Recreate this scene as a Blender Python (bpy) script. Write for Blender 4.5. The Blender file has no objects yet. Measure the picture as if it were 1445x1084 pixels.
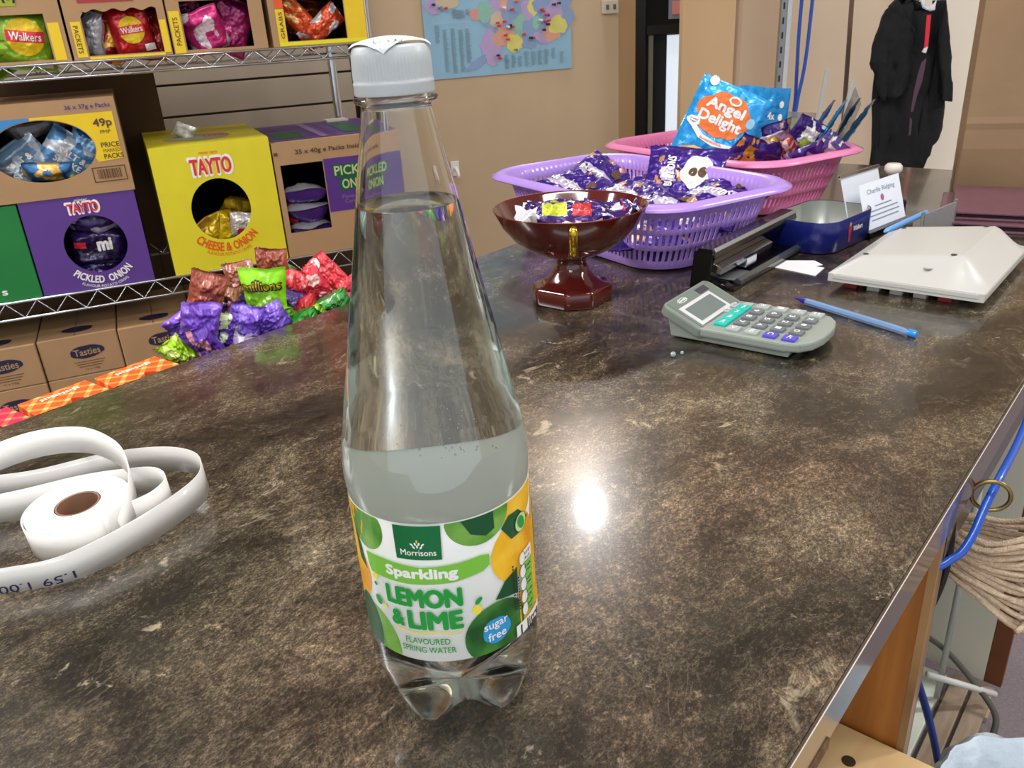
import bpy, bmesh, math, random
from mathutils import Vector, Matrix, Euler, noise
SC = bpy.context.scene
COL = SC.collection
PI = math.pi
rnd = random.Random(7)

# ------------------------------------------------------------------ camera, world, lights, exposure
cam_d = bpy.data.cameras.new('camera')
cam_d.sensor_width = 36.0; cam_d.lens = 1155.0 / 1445.0 * 36.0
cam_d.clip_start = 0.02; cam_d.clip_end = 50
cam = bpy.data.objects.new('camera', cam_d); COL.objects.link(cam)
_th, _ro = math.radians(24.0), math.radians(3.5)
_F = Vector((0, math.cos(_th), -math.sin(_th))); _R = Vector((1, 0, 0)); _U = _R.cross(_F)
_X = _R * math.cos(_ro) - _U * math.sin(_ro); _Y = _R * math.sin(_ro) + _U * math.cos(_ro)
_M = Matrix((_X, _Y, -_F)).transposed().to_4x4(); _M.translation = Vector((0, 0, 0.318))
cam.matrix_world = _M
cam_d.dof.use_dof = True; cam_d.dof.focus_distance = 0.55; cam_d.dof.aperture_fstop = 40
SC.camera = cam
SC.view_settings.view_transform = 'Standard'; SC.view_settings.look = 'None'
SC.view_settings.gamma = 1.0; SC.view_settings.use_curve_mapping = False
SC.view_settings.exposure = 0.0
cy = SC.cycles
cy.max_bounces = 14; cy.transmission_bounces = 14; cy.glossy_bounces = 5; cy.diffuse_bounces = 4; cy.transparent_max_bounces = 12
cy.sample_clamp_indirect = 4.0; cy.sample_clamp_direct = 0.0; cy.blur_glossy = 0.6
cy.use_denoising = True

wd = bpy.data.worlds.new('world'); SC.world = wd; wd.use_nodes = True
bg = wd.node_tree.nodes['Background']; bg.inputs[0].default_value = (0.86, 0.93, 1.0, 1); bg.inputs[1].default_value = 1.12

def area(name, loc, size, power, color=(1, 0.96, 0.9), rot=(0, 0, 0), size_y=None):
    l = bpy.data.lights.new(name, 'AREA'); l.energy = power; l.color = color
    l.shape = 'RECTANGLE' if size_y else 'DISK'; l.size = size
    if size_y: l.size_y = size_y
    o = bpy.data.objects.new(name, l); COL.objects.link(o); o.location = loc; o.rotation_euler = rot
    return o
FLOOR_Z, CEIL_Z = -0.92, 1.62
# a ceiling lamp, then rectangular fill lights added out of view, without housings
area('ceiling_lamp_light', (0.30, 2.93, CEIL_Z - 0.035), 0.085, 10, (.98, 0.98, 1))
area('ceiling_fill_light', (-2.0, 1.1, CEIL_Z - 0.06), 1.5, 60, (1, 0.985, 0.96), size_y=0.16)
area('ceiling_fill_light', (0.2, 0.35, CEIL_Z - 0.06), 1.5, 22, (1, 0.985, 0.96), size_y=0.16)
area('ceiling_fill_light', (2.7, 1.0, CEIL_Z - 0.06), 1.5, 50, (1, 0.985, 0.96), size_y=0.16)
area('ceiling_fill_light', (-0.5, -1.2, CEIL_Z - 0.06), 1.5, 30, (1, 0.98, 0.95), size_y=0.16)

# ------------------------------------------------------------------ materials
def lin(c):
    if isinstance(c, str):
        c = tuple(int(c[i:i + 2], 16) for i in (0, 2, 4))
    r = []
    for x in c:
        x = x / 255.0
        r.append(x / 12.92 if x <= 0.04045 else ((x + 0.055) / 1.055) ** 2.4)
    return (r[0], r[1], r[2], 1)
MATS = {}
def mat(name, col, rough=0.5, metal=0.0, coat=0.0, trans=0.0, ior=1.45, bump=None, var=None, spec=0.5, emit=None, sss=0.0, alpha=1.0):
    if name in MATS: return MATS[name]
    m = bpy.data.materials.new(name); m.use_nodes = True
    nt = m.node_tree; b = nt.nodes['Principled BSDF']
    c = lin(col)
    b.inputs['Base Color'].default_value = c; b.inputs['Roughness'].default_value = rough
    b.inputs['Metallic'].default_value = metal; b.inputs['Coat Weight'].default_value = coat; b.inputs['Coat Roughness'].default_value = 0.06
    b.inputs['Transmission Weight'].default_value = trans; b.inputs['IOR'].default_value = ior
    b.inputs['Specular IOR Level'].default_value = spec; b.inputs['Alpha'].default_value = alpha
    if sss: b.inputs['Subsurface Weight'].default_value = sss; b.inputs['Subsurface Radius'].default_value = (.02, .02, .02); b.inputs['Subsurface Scale'].default_value = .3
    if emit: b.inputs['Emission Color'].default_value = c; b.inputs['Emission Strength'].default_value = emit
    tc = nt.nodes.new('ShaderNodeTexCoord')
    if var is None and not trans: var = (18, 0.05)
    if var:
        n = nt.nodes.new('ShaderNodeTexNoise'); n.inputs['Scale'].default_value = var[0]; n.inputs['Detail'].default_value = 3
        nt.links.new(tc.outputs['Object'], n.inputs['Vector'])
        h = nt.nodes.new('ShaderNodeHueSaturation'); h.inputs['Color'].default_value = c
        mr = nt.nodes.new('ShaderNodeMapRange'); mr.inputs[1].default_value = .25; mr.inputs[2].default_value = .75
        mr.inputs['To Min'].default_value = 1 - var[1]; mr.inputs['To Max'].default_value = 1 + var[1]
        nt.links.new(n.outputs['Fac'], mr.inputs['Value']); nt.links.new(mr.outputs[0], h.inputs['Value'])
        nt.links.new(h.outputs[0], b.inputs['Base Color'])
    if bump:
        n = nt.nodes.new('ShaderNodeTexNoise'); n.inputs['Scale'].default_value = bump[0]; n.inputs['Detail'].default_value = 4
        nt.links.new(tc.outputs['Object'], n.inputs['Vector'])
        bp = nt.nodes.new('ShaderNodeBump'); bp.inputs['Strength'].default_value = bump[1]; bp.inputs['Distance'].default_value = bump[2] if len(bump) > 2 else 0.002
        nt.links.new(n.outputs['Fac'], bp.inputs['Height']); nt.links.new(bp.outputs[0], b.inputs['Normal'])
    MATS[name] = m
    return m
def foil(name, col, rough=0.3, metal=0.35):
    return mat(name, col, rough=rough, metal=metal, coat=0.5, bump=(60, 0.5, 0.004), var=(25, 0.15))
def soft_film(name, col): return mat(name, col, rough=.38, metal=.05, coat=.35, bump=(40, .35, .003), var=(22, .12))
def ink(name, col): return mat('ink_' + name, col, rough=0.45, var=(40, 0.04))
def paper(name, col): return mat('paper_' + name, col, rough=0.7, var=(30, 0.03))

def m_stone():
    m = bpy.data.materials.new('brown_stone_laminate'); m.use_nodes = True; nt = m.node_tree; N = nt.nodes; L = nt.links
    b = N['Principled BSDF']; b.inputs['Roughness'].default_value = 0.25; b.inputs['Specular IOR Level'].default_value = .5; b.inputs['Coat Weight'].default_value = 0.42; b.inputs['Coat Roughness'].default_value = 0.055
    b.inputs['Coat IOR'].default_value = 1.55
    tc = N.new('ShaderNodeTexCoord'); mp = N.new('ShaderNodeMapping'); mp.inputs['Scale'].default_value = (1.25, 0.8, 1); mp.inputs['Rotation'].default_value = (0, 0, math.radians(20))
    L.new(tc.outputs['Object'], mp.inputs[0])
    def noi(scale, det, rough=.6, dist=0.0):
        n = N.new('ShaderNodeTexNoise'); n.inputs['Scale'].default_value = scale; n.inputs['Detail'].default_value = det
        n.inputs['Roughness'].default_value = rough; n.inputs['Distortion'].default_value = dist; L.new(mp.outputs[0], n.inputs['Vector']); return n
    def ramp(src, stops):
        r = N.new('ShaderNodeValToRGB'); r.color_ramp.elements[0].position = stops[0][0]; r.color_ramp.elements[0].color = stops[0][1]
        r.color_ramp.elements[1].position = stops[-1][0]; r.color_ramp.elements[1].color = stops[-1][1]
        for p, c in stops[1:-1]:
            e = r.color_ramp.elements.new(p); e.color = c
        L.new(src, r.inputs[0]); return r
    def mix(f, a, bb, mode='MIX'):
        x = N.new('ShaderNodeMix'); x.data_type = 'RGBA'; x.blend_type = mode
        if isinstance(f, float): x.inputs['Factor'].default_value = f
        else: L.new(f, x.inputs['Factor'])
        L.new(a, x.inputs[6]); L.new(bb, x.inputs[7]); return x.outputs[2]
    big = noi(8, 12, .72, .45)
    base = ramp(big.outputs['Fac'], [(.34, lin('2a251d')), (.43, lin('463c2f')), (.50, lin('635442')), (.57, lin('806e55')), (.68, lin('ab987a'))])
    hue = noi(4.5, 5, .6, .5)
    tint = ramp(hue.outputs['Fac'], [(.36, lin('6c7c70')), (.5, lin('87816f')), (.68, lin('a5845f'))])
    c1 = mix(.5, base.outputs[0], tint.outputs[0], 'OVERLAY')
    mid = noi(95, 8, .85, .1)
    mr_ = ramp(mid.outputs['Fac'], [(.36, lin('3a3a3a')), (.5, lin('7c7c7c')), (.64, lin('d2cdbf'))])
    c1 = mix(.6, c1, mr_.outputs[0], 'OVERLAY')
    fine = noi(420, 3, .9)
    fr = ramp(fine.outputs['Fac'], [(.34, lin('3c3c3c')), (.52, lin('858585')), (.68, lin('ebe6d8'))])
    c2 = mix(.85, c1, fr.outputs[0], 'OVERLAY')
    fl = noi(34, 8, .72, .7)
    ff = ramp(fl.outputs['Fac'], [(.595, (0, 0, 0, 1)), (.66, (1, 1, 1, 1))])
    patch = noi(6, 3); pf = ramp(patch.outputs['Fac'], [(.42, (0, 0, 0, 1)), (.60, (1, 1, 1, 1))])
    mul = N.new('ShaderNodeMath'); mul.operation = 'MULTIPLY'; L.new(ff.outputs[0], mul.inputs[0]); L.new(pf.outputs[0], mul.inputs[1])
    m2 = N.new('ShaderNodeMath'); m2.operation = 'MULTIPLY'; L.new(mul.outputs[0], m2.inputs[0]); m2.inputs[1].default_value = .55
    pale = N.new('ShaderNodeRGB'); pale.outputs[0].default_value = lin('b09c78')
    c3 = mix(m2.outputs[0], c2, pale.outputs[0])
    vn = noi(9, 8, .66, 1.0)
    ab = N.new('ShaderNodeMath'); ab.operation = 'SUBTRACT'; L.new(vn.outputs['Fac'], ab.inputs[0]); ab.inputs[1].default_value = .5
    a2 = N.new('ShaderNodeMath'); a2.operation = 'ABSOLUTE'; L.new(ab.outputs[0], a2.inputs[0])
    vr = ramp(a2.outputs[0], [(.0, (1, 1, 1, 1)), (.008, (0, 0, 0, 1))])
    m3 = N.new('ShaderNodeMath'); m3.operation = 'MULTIPLY'; L.new(vr.outputs[0], m3.inputs[0]); m3.inputs[1].default_value = .10
    c4 = mix(m3.outputs[0], c3, pale.outputs[0])
    dn = noi(8.5, 10, .74, .4); dr = ramp(dn.outputs['Fac'], [(.38, (1, 1, 1, 1)), (.48, (0, 0, 0, 1))])
    m4 = N.new('ShaderNodeMath'); m4.operation = 'MULTIPLY'; L.new(dr.outputs[0], m4.inputs[0]); m4.inputs[1].default_value = .5
    dk = N.new('ShaderNodeRGB'); dk.outputs[0].default_value = lin('24241f')
    c5 = mix(m4.outputs[0], c4, dk.outputs[0])
    hs = N.new('ShaderNodeHueSaturation'); hs.inputs['Saturation'].default_value = .80; hs.inputs['Value'].default_value = 1.40; L.new(c5, hs.inputs['Color'])
    L.new(hs.outputs[0], b.inputs['Base Color'])
    # faint smears in the polish
    sm = noi(6, 4); rr = N.new('ShaderNodeMapRange'); rr.inputs['To Min'].default_value = .03; rr.inputs['To Max'].default_value = .11; L.new(sm.outputs['Fac'], rr.inputs[0]); L.new(rr.outputs[0], b.inputs['Coat Roughness'])
    MATS['stone'] = m; return m
def m_wood(name, c1, c2, scale=(1, 14, 14), rough=.45, coat=.2, sc=3.0):
    m = bpy.data.materials.new(name); m.use_nodes = True; nt = m.node_tree; N = nt.nodes; L = nt.links; b = N['Principled BSDF']
    b.inputs['Roughness'].default_value = rough; b.inputs['Coat Weight'].default_value = coat
    tc = N.new('ShaderNodeTexCoord'); mp = N.new('ShaderNodeMapping'); mp.inputs['Scale'].default_value = scale; L.new(tc.outputs['Object'], mp.inputs[0])
    n = N.new('ShaderNodeTexNoise'); n.inputs['Scale'].default_value = sc; n.inputs['Detail'].default_value = 6; n.inputs['Distortion'].default_value = .6; L.new(mp.outputs[0], n.inputs['Vector'])
    r = N.new('ShaderNodeValToRGB'); r.color_ramp.elements[0].position = .35; r.color_ramp.elements[0].color = lin(c1); r.color_ramp.elements[1].position = .65; r.color_ramp.elements[1].color = lin(c2)
    L.new(n.outputs['Fac'], r.inputs[0]); L.new(r.outputs[0], b.inputs['Base Color']); return m

# ------------------------------------------------------------------ mesh helpers
def link_mesh(name, me, mats, parent=None, smooth=False):
    for m in (mats if isinstance(mats, (list, tuple)) else [mats]): me.materials.append(m)
    o = bpy.data.objects.new(name, me); COL.objects.link(o)
    if parent is not None: o.parent = parent
    if smooth:
        me.shade_smooth()
    return o
def from_bm(name, bm, mats, parent=None, smooth=False, recalc=True):
    if recalc: bmesh.ops.recalc_face_normals(bm, faces=bm.faces[:])
    me = bpy.data.meshes.new(name); bm.to_mesh(me); bm.free()
    return link_mesh(name, me, mats, parent, smooth)
def from_py(name, vs, fs, mats, parent=None, smooth=False, mi=None, recalc=False):
    me = bpy.data.meshes.new(name); me.from_pydata([tuple(v) for v in vs], [], fs)
    if mi is not None: me.polygons.foreach_set('material_index', mi)
    me.update()
    if recalc:
        bm = bmesh.new(); bm.from_mesh(me); bmesh.ops.recalc_face_normals(bm, faces=bm.faces[:]); bm.to_mesh(me); bm.free()
    return link_mesh(name, me, mats, parent, smooth)
def thing(name, label, cat, loc=(0, 0, 0), rz=0.0, group=None, rot=None):
    o = bpy.data.objects.new(name, None); COL.objects.link(o); o.empty_display_size = .02
    o.location = loc; o.rotation_euler = rot if rot else (0, 0, rz)
    o['label'] = label; o['category'] = cat
    if group: o['group'] = group
    return o
def tag(o, label, cat, group=None):
    o['label'] = label; o['category'] = cat
    if group: o['group'] = group
    return o
def structure(o): o['kind'] = 'structure'; return o
def box(name, size, loc, m, parent=None, bevel=0.0, rot=None, seg=2, smooth=False):
    """box with base centre at loc"""
    bm = bmesh.new(); bmesh.ops.create_cube(bm, size=1.0)
    bmesh.ops.scale(bm, vec=size, verts=bm.verts); bmesh.ops.translate(bm, vec=(0, 0, size[2] / 2), verts=bm.verts)
    if bevel: bmesh.ops.bevel(bm, geom=bm.edges[:] + bm.verts[:], offset=bevel, segments=seg, affect='EDGES', profile=.6)
    o = from_bm(name, bm, m, parent, smooth)
    o.location = loc
    if rot: o.rotation_euler = rot
    return o
def prism(name, pts, z0, z1, m, parent=None, bevel=0.0, axis='z', seg=2):
    """extruded polygon. axis z: pts (x,y); axis y: pts (x,z) extruded along y z0..z1"""
    bm = bmesh.new(); P = []
    for p in pts: P.append(bm.verts.new((p[0], p[1], z0) if axis == 'z' else (p[0], z0, p[1]) if axis == 'y' else (z0, p[0], p[1])))
    f = bm.faces.new(P)
    e = bmesh.ops.extrude_face_region(bm, geom=[f]); nv = [g for g in e['geom'] if isinstance(g, bmesh.types.BMVert)]
    d = z1 - z0; bmesh.ops.translate(bm, vec=(0, 0, d) if axis == 'z' else (0, d, 0) if axis == 'y' else (d, 0, 0), verts=nv)
    bmesh.ops.recalc_face_normals(bm, faces=bm.faces[:])
    if bevel: bmesh.ops.bevel(bm, geom=bm.edges[:], offset=bevel, segments=seg, affect='EDGES', profile=.6)
    o = from_bm(name, bm, m, parent, False)
    return o
def lathe(name, prof, m, parent=None, n=48, close=True, loc=(0, 0, 0), smooth=True, fn=None):
    vs, fs = [], []
    K = len(prof)
    for i in range(n):
        a = 2 * PI * i / n
        for j, (r, z) in enumerate(prof):
            if fn: r, z = fn(r, z, a, j)
            vs.append((r * math.cos(a), r * math.sin(a), z))
    for i in range(n):
        for j in range(K - 1):
            a, b = i * K + j, ((i + 1) % n) * K + j
            fs.append((a, b, b + 1, a + 1))
    me = bpy.data.meshes.new(name); me.from_pydata(vs, [], fs)
    bm = bmesh.new(); bm.from_mesh(me); bmesh.ops.remove_doubles(bm, verts=bm.verts, dist=1e-6)
    if close:
        bmesh.ops.holes_fill(bm, edges=[e for e in bm.edges if e.is_boundary])
    bmesh.ops.recalc_face_normals(bm, faces=bm.faces[:]); bm.to_mesh(me); bm.free()
    o = link_mesh(name, me, m, parent, smooth); o.location = loc
    if smooth: me.set_sharp_from_angle(angle=math.radians(50))
    return o
def tube(name, pts, r, m, parent=None, n=8, closed=False, cap=True, flat=None):
    pts = [Vector(p) for p in pts]; K = len(pts); vs, fs = [], []
    up = None
    for i, p in enumerate(pts):
        a = pts[(i - 1) % K] if (closed or i) else p; b = pts[(i + 1) % K] if (closed or i < K - 1) else p
        t = (b - a).normalized()
        if up is None: up = t.orthogonal().normalized()
        up = (up - t * up.dot(t)).normalized() if (up - t * up.dot(t)).length > 1e-6 else t.orthogonal().normalized()
        w = t.cross(up); rr = r[i] if isinstance(r, (list, tuple)) else r
        for k in range(n):
            th = 2 * PI * k / n; vs.append(p + up * math.cos(th) * rr + w * math.sin(th) * rr * (flat or 1))
    for i in range(K if closed else K - 1):
        for k in range(n):
            a = i * n + k; b = i * n + (k + 1) % n; c = ((i + 1) % K) * n + (k + 1) % n; d = ((i + 1) % K) * n + k
            fs.append((a, b, c, d))
    if cap and not closed:
        fs.append(tuple(range(n))[::-1]); fs.append(tuple((K - 1) * n + k for k in range(n)))
    return from_py(name, vs, fs, m, parent, True, recalc=True)
def smooth_path(pts, n=8, closed=False):
    P = [Vector(p) for p in pts]; out = []; K = len(P)
    for i in range(K if closed else K - 1):
        p0 = P[(i - 1) % K] if (closed or i) else P[0]; p1 = P[i]; p2 = P[(i + 1) % K]; p3 = P[(i + 2) % K] if (closed or i < K - 2) else P[-1]
        for j in range(n):
            t = j / n
            out.append(.5 * ((2 * p1) + (p2 - p0) * t + (2 * p0 - 5 * p1 + 4 * p2 - p3) * t * t + (3 * p1 - p0 - 3 * p2 + p3) * t ** 3))
    if not closed: out.append(P[-1])
    return out
def ribbon(name, path, h, m, parent=None, thick=.0003, dirs=None):
    """strip of height h standing on path; dirs = per-point up vectors"""
    K = len(path); vs, fs = [], []
    for i, p in enumerate(path):
        p = Vector(p); a = Vector(path[max(0, i - 1)]); b = Vector(path[min(K - 1, i + 1)])
        up = Vector(dirs[i]).normalized() if dirs else Vector((0, 0, 1)); t = (b - a); w = t.cross(up).normalized() * thick
        vs += [p - w, p + w, p + up * h + w, p + up * h - w]
    for i in range(K - 1):
        for k in range(4):
            a = i * 4 + k; b = i * 4 + (k + 1) % 4; fs.append((a, b, b + 4, a + 4))
    fs.append((0, 1, 2, 3)); fs.append(tuple((K - 1) * 4 + k for k in (3, 2, 1, 0)))
    return from_py(name, vs, fs, m, parent, True, recalc=True)

# ------------------------------------------------------------------ printed art: thin layered ink shapes on a surface
_tc = {}
def glyphs(txt, bold=0.0, shear=0.0):
    k = (txt, bold, shear)
    if k in _tc: return _tc[k]
    cu = bpy.data.curves.new('t', 'FONT'); cu.body = txt; cu.size = 1.0; cu.offset = bold; cu.align_x = 'LEFT'; cu.shear = shear; cu.resolution_u = 3
    ob = bpy.data.objects.new('t', cu); COL.objects.link(ob); bpy.context.view_layer.update()
    me = ob.to_mesh()
    vs = [(v.co.x, v.co.y) for v in me.vertices]; fs = [tuple(p.vertices) for p in me.polygons]
    ob.to_mesh_clear(); bpy.data.objects.remove(ob); bpy.data.curves.remove(cu)
    if not vs: vs = [(0, 0)]
    x0 = min(v[0] for v in vs); x1 = max(v[0] for v in vs); y0 = min(v[1] for v in vs); y1 = max(v[1] for v in vs)
    W, H = max(x1 - x0, 1e-6), max(y1 - y0, 1e-6)
    _tc[k] = ([((x - (x0 + x1) / 2) / W, (y - (y0 + y1) / 2) / H) for x, y in vs], fs); return _tc[k]
class Art:
    def __init__(s, fmap, cut=None, eps=.0003): s.f = fmap; s.cut = cut; s.v = []; s.fc = []; s.mi = []; s.mats = []; s.eps = eps; s.L = 1.0
    def _m(s, m):
        if m not in s.mats: s.mats.append(m)
        return s.mats.index(m)
    def raw(s, vs, fs, m):
        i = s._m(m); o = len(s.v); L = s.L; s.L += .02
        s.v += [(x, y, L) for x, y in vs]
        for f in fs: s.fc.append(tuple(k + o for k in f)); s.mi.append(i)
    def up(s): s.L = math.floor(s.L) + 1.0; return s
    def poly(s, pts, m): s.raw(pts, [tuple(range(len(pts)))], m)
    def rect(s, x0, y0, x1, y1, m): s.poly([(x0, y0), (x1, y0), (x1, y1), (x0, y1)], m)
    def ell(s, cx, cy, rx, ry, m, rot=0, n=28, wob=0, seed=0, a0=0, a1=2 * PI):
        r = random.Random(seed); c, q = math.cos(rot), math.sin(rot); pts = []
        full = abs(a1 - a0 - 2 * PI) < 1e-3; ph = r.random() * 6
        for i in range(n + (0 if full else 1)):
            a = a0 + (a1 - a0) * i / n; w = 1 + wob * (math.sin(3 * a + ph) + .7 * math.sin(5 * a + 2 * ph) + .6 * math.sin(8 * a + ph * 3))
            x, y = rx * w * math.cos(a), ry * w * math.sin(a); pts.append((cx + x * c - y * q, cy + x * q + y * c))
        s.poly(pts, m)
    def ring(s, cx, cy, rx, ry, t, m, n=32, a0=0, a1=2 * PI, rot=0):
        vs, fs = [], []; c, q = math.cos(rot), math.sin(rot)
        for i in range(n + 1):
            a = a0 + (a1 - a0) * i / n
            for k in (0, 1):
                x, y = (rx + k * t) * math.cos(a), (ry + k * t) * math.sin(a); vs.append((cx + x * c - y * q, cy + x * q + y * c))
        for i in range(n): fs.append((2 * i, 2 * i + 1, 2 * i + 3, 2 * i + 2))
        s.raw(vs, fs, m)
    def text(s, t, cx, cy, w, h, m, rot=0, bold=0.0, shear=0, arc=None, wave=0):
        if bold:
            b_ = bold * h * .8
            for ox, oy in ((-b_, 0), (b_, 0), (0, b_), (0, -b_), (-b_ * .7, -b_ * .7), (b_ * .7, b_ * .7), (-b_ * .7, b_ * .7), (b_ * .7, -b_ * .7)):
                if arc: s.text(t, ox, oy, w, h, m, rot, 0, shear, (arc[0] + ox, arc[1] + oy, arc[2], arc[3]), wave)
                else: s.text(t, cx + ox, cy + oy, w, h, m, rot, 0, shear, None, wave)
                s.L -= .019
        g, fs = glyphs(t, 0, shear); c, q = math.cos(rot), math.sin(rot); vs = []
        for x, y in g:
            X, Y = x * w, y * h
            if wave: Y += wave * (x * 2) ** 2
            if arc:  # (ax, ay, r, side) side -1: smile under a circle, +1: over
                ax, ay, r, sd = arc; th = X / r
                if sd < 0: vs.append((ax + (r - Y) * math.sin(th), ay - (r - Y) * math.cos(th)))
                else: vs.append((ax + (r + Y) * math.sin(th), ay + (r + Y) * math.cos(th)))
            else: vs.append((cx + X * c - Y * q, cy + X * q + Y * c))
        s.raw(vs, fs, m)
    def lines(s, x0, y0, x1, dy, n, m, h=.3, seed=1):
        r = random.Random(seed)
        for i in range(n):
            y = y0 - i * dy; s.rect(x0, y, x0 + (x1 - x0) * (r.uniform(.6, 1)), y + dy * h, m)
    def barcode(s, x0, y0, x1, y1, m, white=None, seed=3, vert=False):
        r = random.Random(seed)
        if white: s.rect(x0, y0, x1, y1, white); s.up()
        a, b = (y0, y1) if vert else (x0, x1); d = (b - a); p = a + d * .08
        while p < b - d * .1:
            w = d * r.choice([.015, .03, .045])
            if vert: s.rect(x0 + (x1 - x0) * .1, p, x1 - (x1 - x0) * .1, p + w, m)
            else: s.rect(p, y0 + (y1 - y0) * .15, p + w, y1 - (y1 - y0) * .08, m)
            p += w + d * r.choice([.015, .03])
    def build(s, name, parent=None):
        bm = bmesh.new(); V = [bm.verts.new((x, y, L * .001)) for x, y, L in s.v]
        for f, i in zip(s.fc, s.mi):
            try: fa = bm.faces.new([V[k] for k in f]); fa.material_index = i
            except ValueError: pass
        if s.cut:
            bmesh.ops.triangulate(bm, faces=[f for f in bm.faces if len(f.verts) > 4])
            for ax in (0, 1):
                d = s.cut[ax]
                if not d: continue
                lo = min(v.co[ax] for v in bm.verts); hi = max(v.co[ax] for v in bm.verts); k = math.ceil(lo / d)
                while k * d < hi:
                    co = [0, 0, 0]; co[ax] = k * d; no = [0, 0, 0]; no[ax] = 1
                    bmesh.ops.bisect_plane(bm, geom=bm.verts[:] + bm.edges[:] + bm.faces[:], plane_co=co, plane_no=no); k += 1
        for v in bm.verts: v.co = Vector(s.f(v.co.x, v.co.y, v.co.z * 1000 * s.eps))
        return from_bm(name, bm, s.mats, parent, False, recalc=False)
def flat_map(x, y, l): return (x, -l, y)         # on a local -Y face
def top_map(x, y, l): return (x, y, l)

# ------------------------------------------------------------------ packets (pillow bags)
def packet(name, w, h, t, pattern, mats, parent, seed, nx=42, ny=50, seal=.09, crink=.0016, pinch=.05, loc=(0, 0, 0), rot=(0, 0, 0), bulge=1.0, twist=False, two=True):
    """pillow bag in local XZ, facing -Y, centred; pattern(x,y in -1..1, side)->material index"""
    vs, fs, mi = [], [], []
    sd = Vector((seed * 3.17, seed * 1.31, seed * 2.7))
    def surf(x, y, side):
        e = max(0, 1 - abs(y) / (1 - seal)) if abs(y) < 1 - seal else 0
        prof = (max(0, 1 - abs(x) ** 2.6)) ** .6 * (1 - (1 - min(1, e * 2.4)) ** 2)
        cr = noise.noise(Vector((x * 2.3, y * 2.3 * h / w, side * 3.3)) + sd) * crink * 1.8 + noise.noise(Vector((x * 7, y * 7 * h / w, side)) + sd) * crink * 1.0
        # radiating creases from the seals
        cr += math.sin(x * 17 + seed) * crink * .8 * max(0, abs(y) - .45) * (1 if abs(y) < 1 - seal else .3)
        g = (1 if abs(x) < .97 else 0)
        off = (t / 2) * prof * bulge + cr * g * (.35 + prof)
        bend = noise.noise(Vector((x * .9, y * .9, 5)) + sd) * t * .35
        X = x * w / 2 * (1 - pinch * (1 - abs(y) ** 2) + .5 * pinch * noise.noise(Vector((y * 3, x, 1)) + sd))
        if twist: X *= 1 - .62 * math.exp(-((abs(y) - .72) / .13) ** 2)
        Z = y * h / 2 * (1 + .03 * noise.noise(Vector((x * 2, y, 9)) + sd))
        if abs(y) > .995: Z += (0.0012 if int((x + 1) * nx) % 2 else -.0006)
        return X, -side * (abs(off)) + bend - side * .0002, Z
    for side in ((1, -1) if two else (1,)):
        o = len(vs)
        for j in range(ny + 1):
            for i in range(nx + 1):
                vs.append(surf(-1 + 2 * i / nx, -1 + 2 * j / ny, side))
        for j in range(ny):
            for i in range(nx):
                a = o + j * (nx + 1) + i; q = (a, a + 1, a + nx + 2, a + nx + 1)
                fs.append(q if side == 1 else q[::-1]); mi.append(pattern(-1 + 2 * (i + .5) / nx, -1 + 2 * (j + .5) / ny, side))
    ob = from_py(name, vs, fs, mats, parent, True, mi)
    ob.location = loc; ob.rotation_euler = rot
    ob['_w'] = w; del ob['_w']
    def fmap(x, y, l):
        a = surf(x / (w / 2), y / (h / 2), 1); return (a[0], a[1] - l - .0009, a[2])
    return ob, fmap
def sgn_in(x, y, cx, cy, rx, ry): return ((x - cx) / rx) ** 2 + ((y - cy) / ry) ** 2 < 1

# ------------------------------------------------------------------ frames of reference: the counter and the rack stand at an angle to each other
CU = Vector((.660, .751, 0)); CV = Vector((.751, -.660, 0)); CROT = -math.atan2(.660, .751)      # local X -> CV, local Y -> CU
def C(u, v, z=0.0): return CU * u + CV * v + Vector((0, 0, z))
SA = math.radians(67); RS = Vector((math.sin(SA), math.cos(SA), 0)); RN = Vector((-math.cos(SA), math.sin(SA), 0)); RROT = math.radians(23); N0 = 2.033
def K(s, off, z=0.0): return RS * s + RN * (N0 + off) + Vector((0, 0, z))
# ------------------------------------------------------------------ common materials
m_stone()
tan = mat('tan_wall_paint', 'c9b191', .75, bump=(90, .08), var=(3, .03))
tan2 = mat('ochre_wall_paint', 'd6b48a', .75, bump=(90, .08), var=(3, .03))
pinkish = mat('beige_wall_paint', 'd0b79d', .75, bump=(90, .08), var=(3, .03))
cream = mat('cream_wall_paint', 'f2e7d6', .75, bump=(90, .08), var=(3, .03))
white = mat('white_plastic', 'eceae6', .4)
black = mat('black_plastic', '08080a', .22, coat=.25)
black_m = mat('black_matt', '101012', .6)
chrome = mat('chrome', 'c9cdd2', .18, metal=1.0)
steel = mat('grey_steel', '9a9c9d', .38, metal=.8)
card = mat('brown_cardboard', 'ab8862', .8, bump=(220, .15), var=(12, .06))
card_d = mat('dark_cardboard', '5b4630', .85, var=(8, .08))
kraft = mat('kraft_paper', '94785a', .8, bump=(14, .5, .006), var=(6, .08))
I = {k: ink(k, v) for k, v in dict(white='f2f1ee', black='17161a', yellow='e8c51d', tayyellow='e6d81e', red='d8343c', purple='54307f', green='18823a', dkgreen='0c5a34', blue='3f86c4', navy='1d1b46', grey='8a8d90', brown='5a4028', orange='e0561f', lime='8fc63d', magenta='a52566', darkred='a23035', olive='9aa32b', ltblue='8ec4df', pink='f0a3a8', skin='c98b5f').items()}

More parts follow.
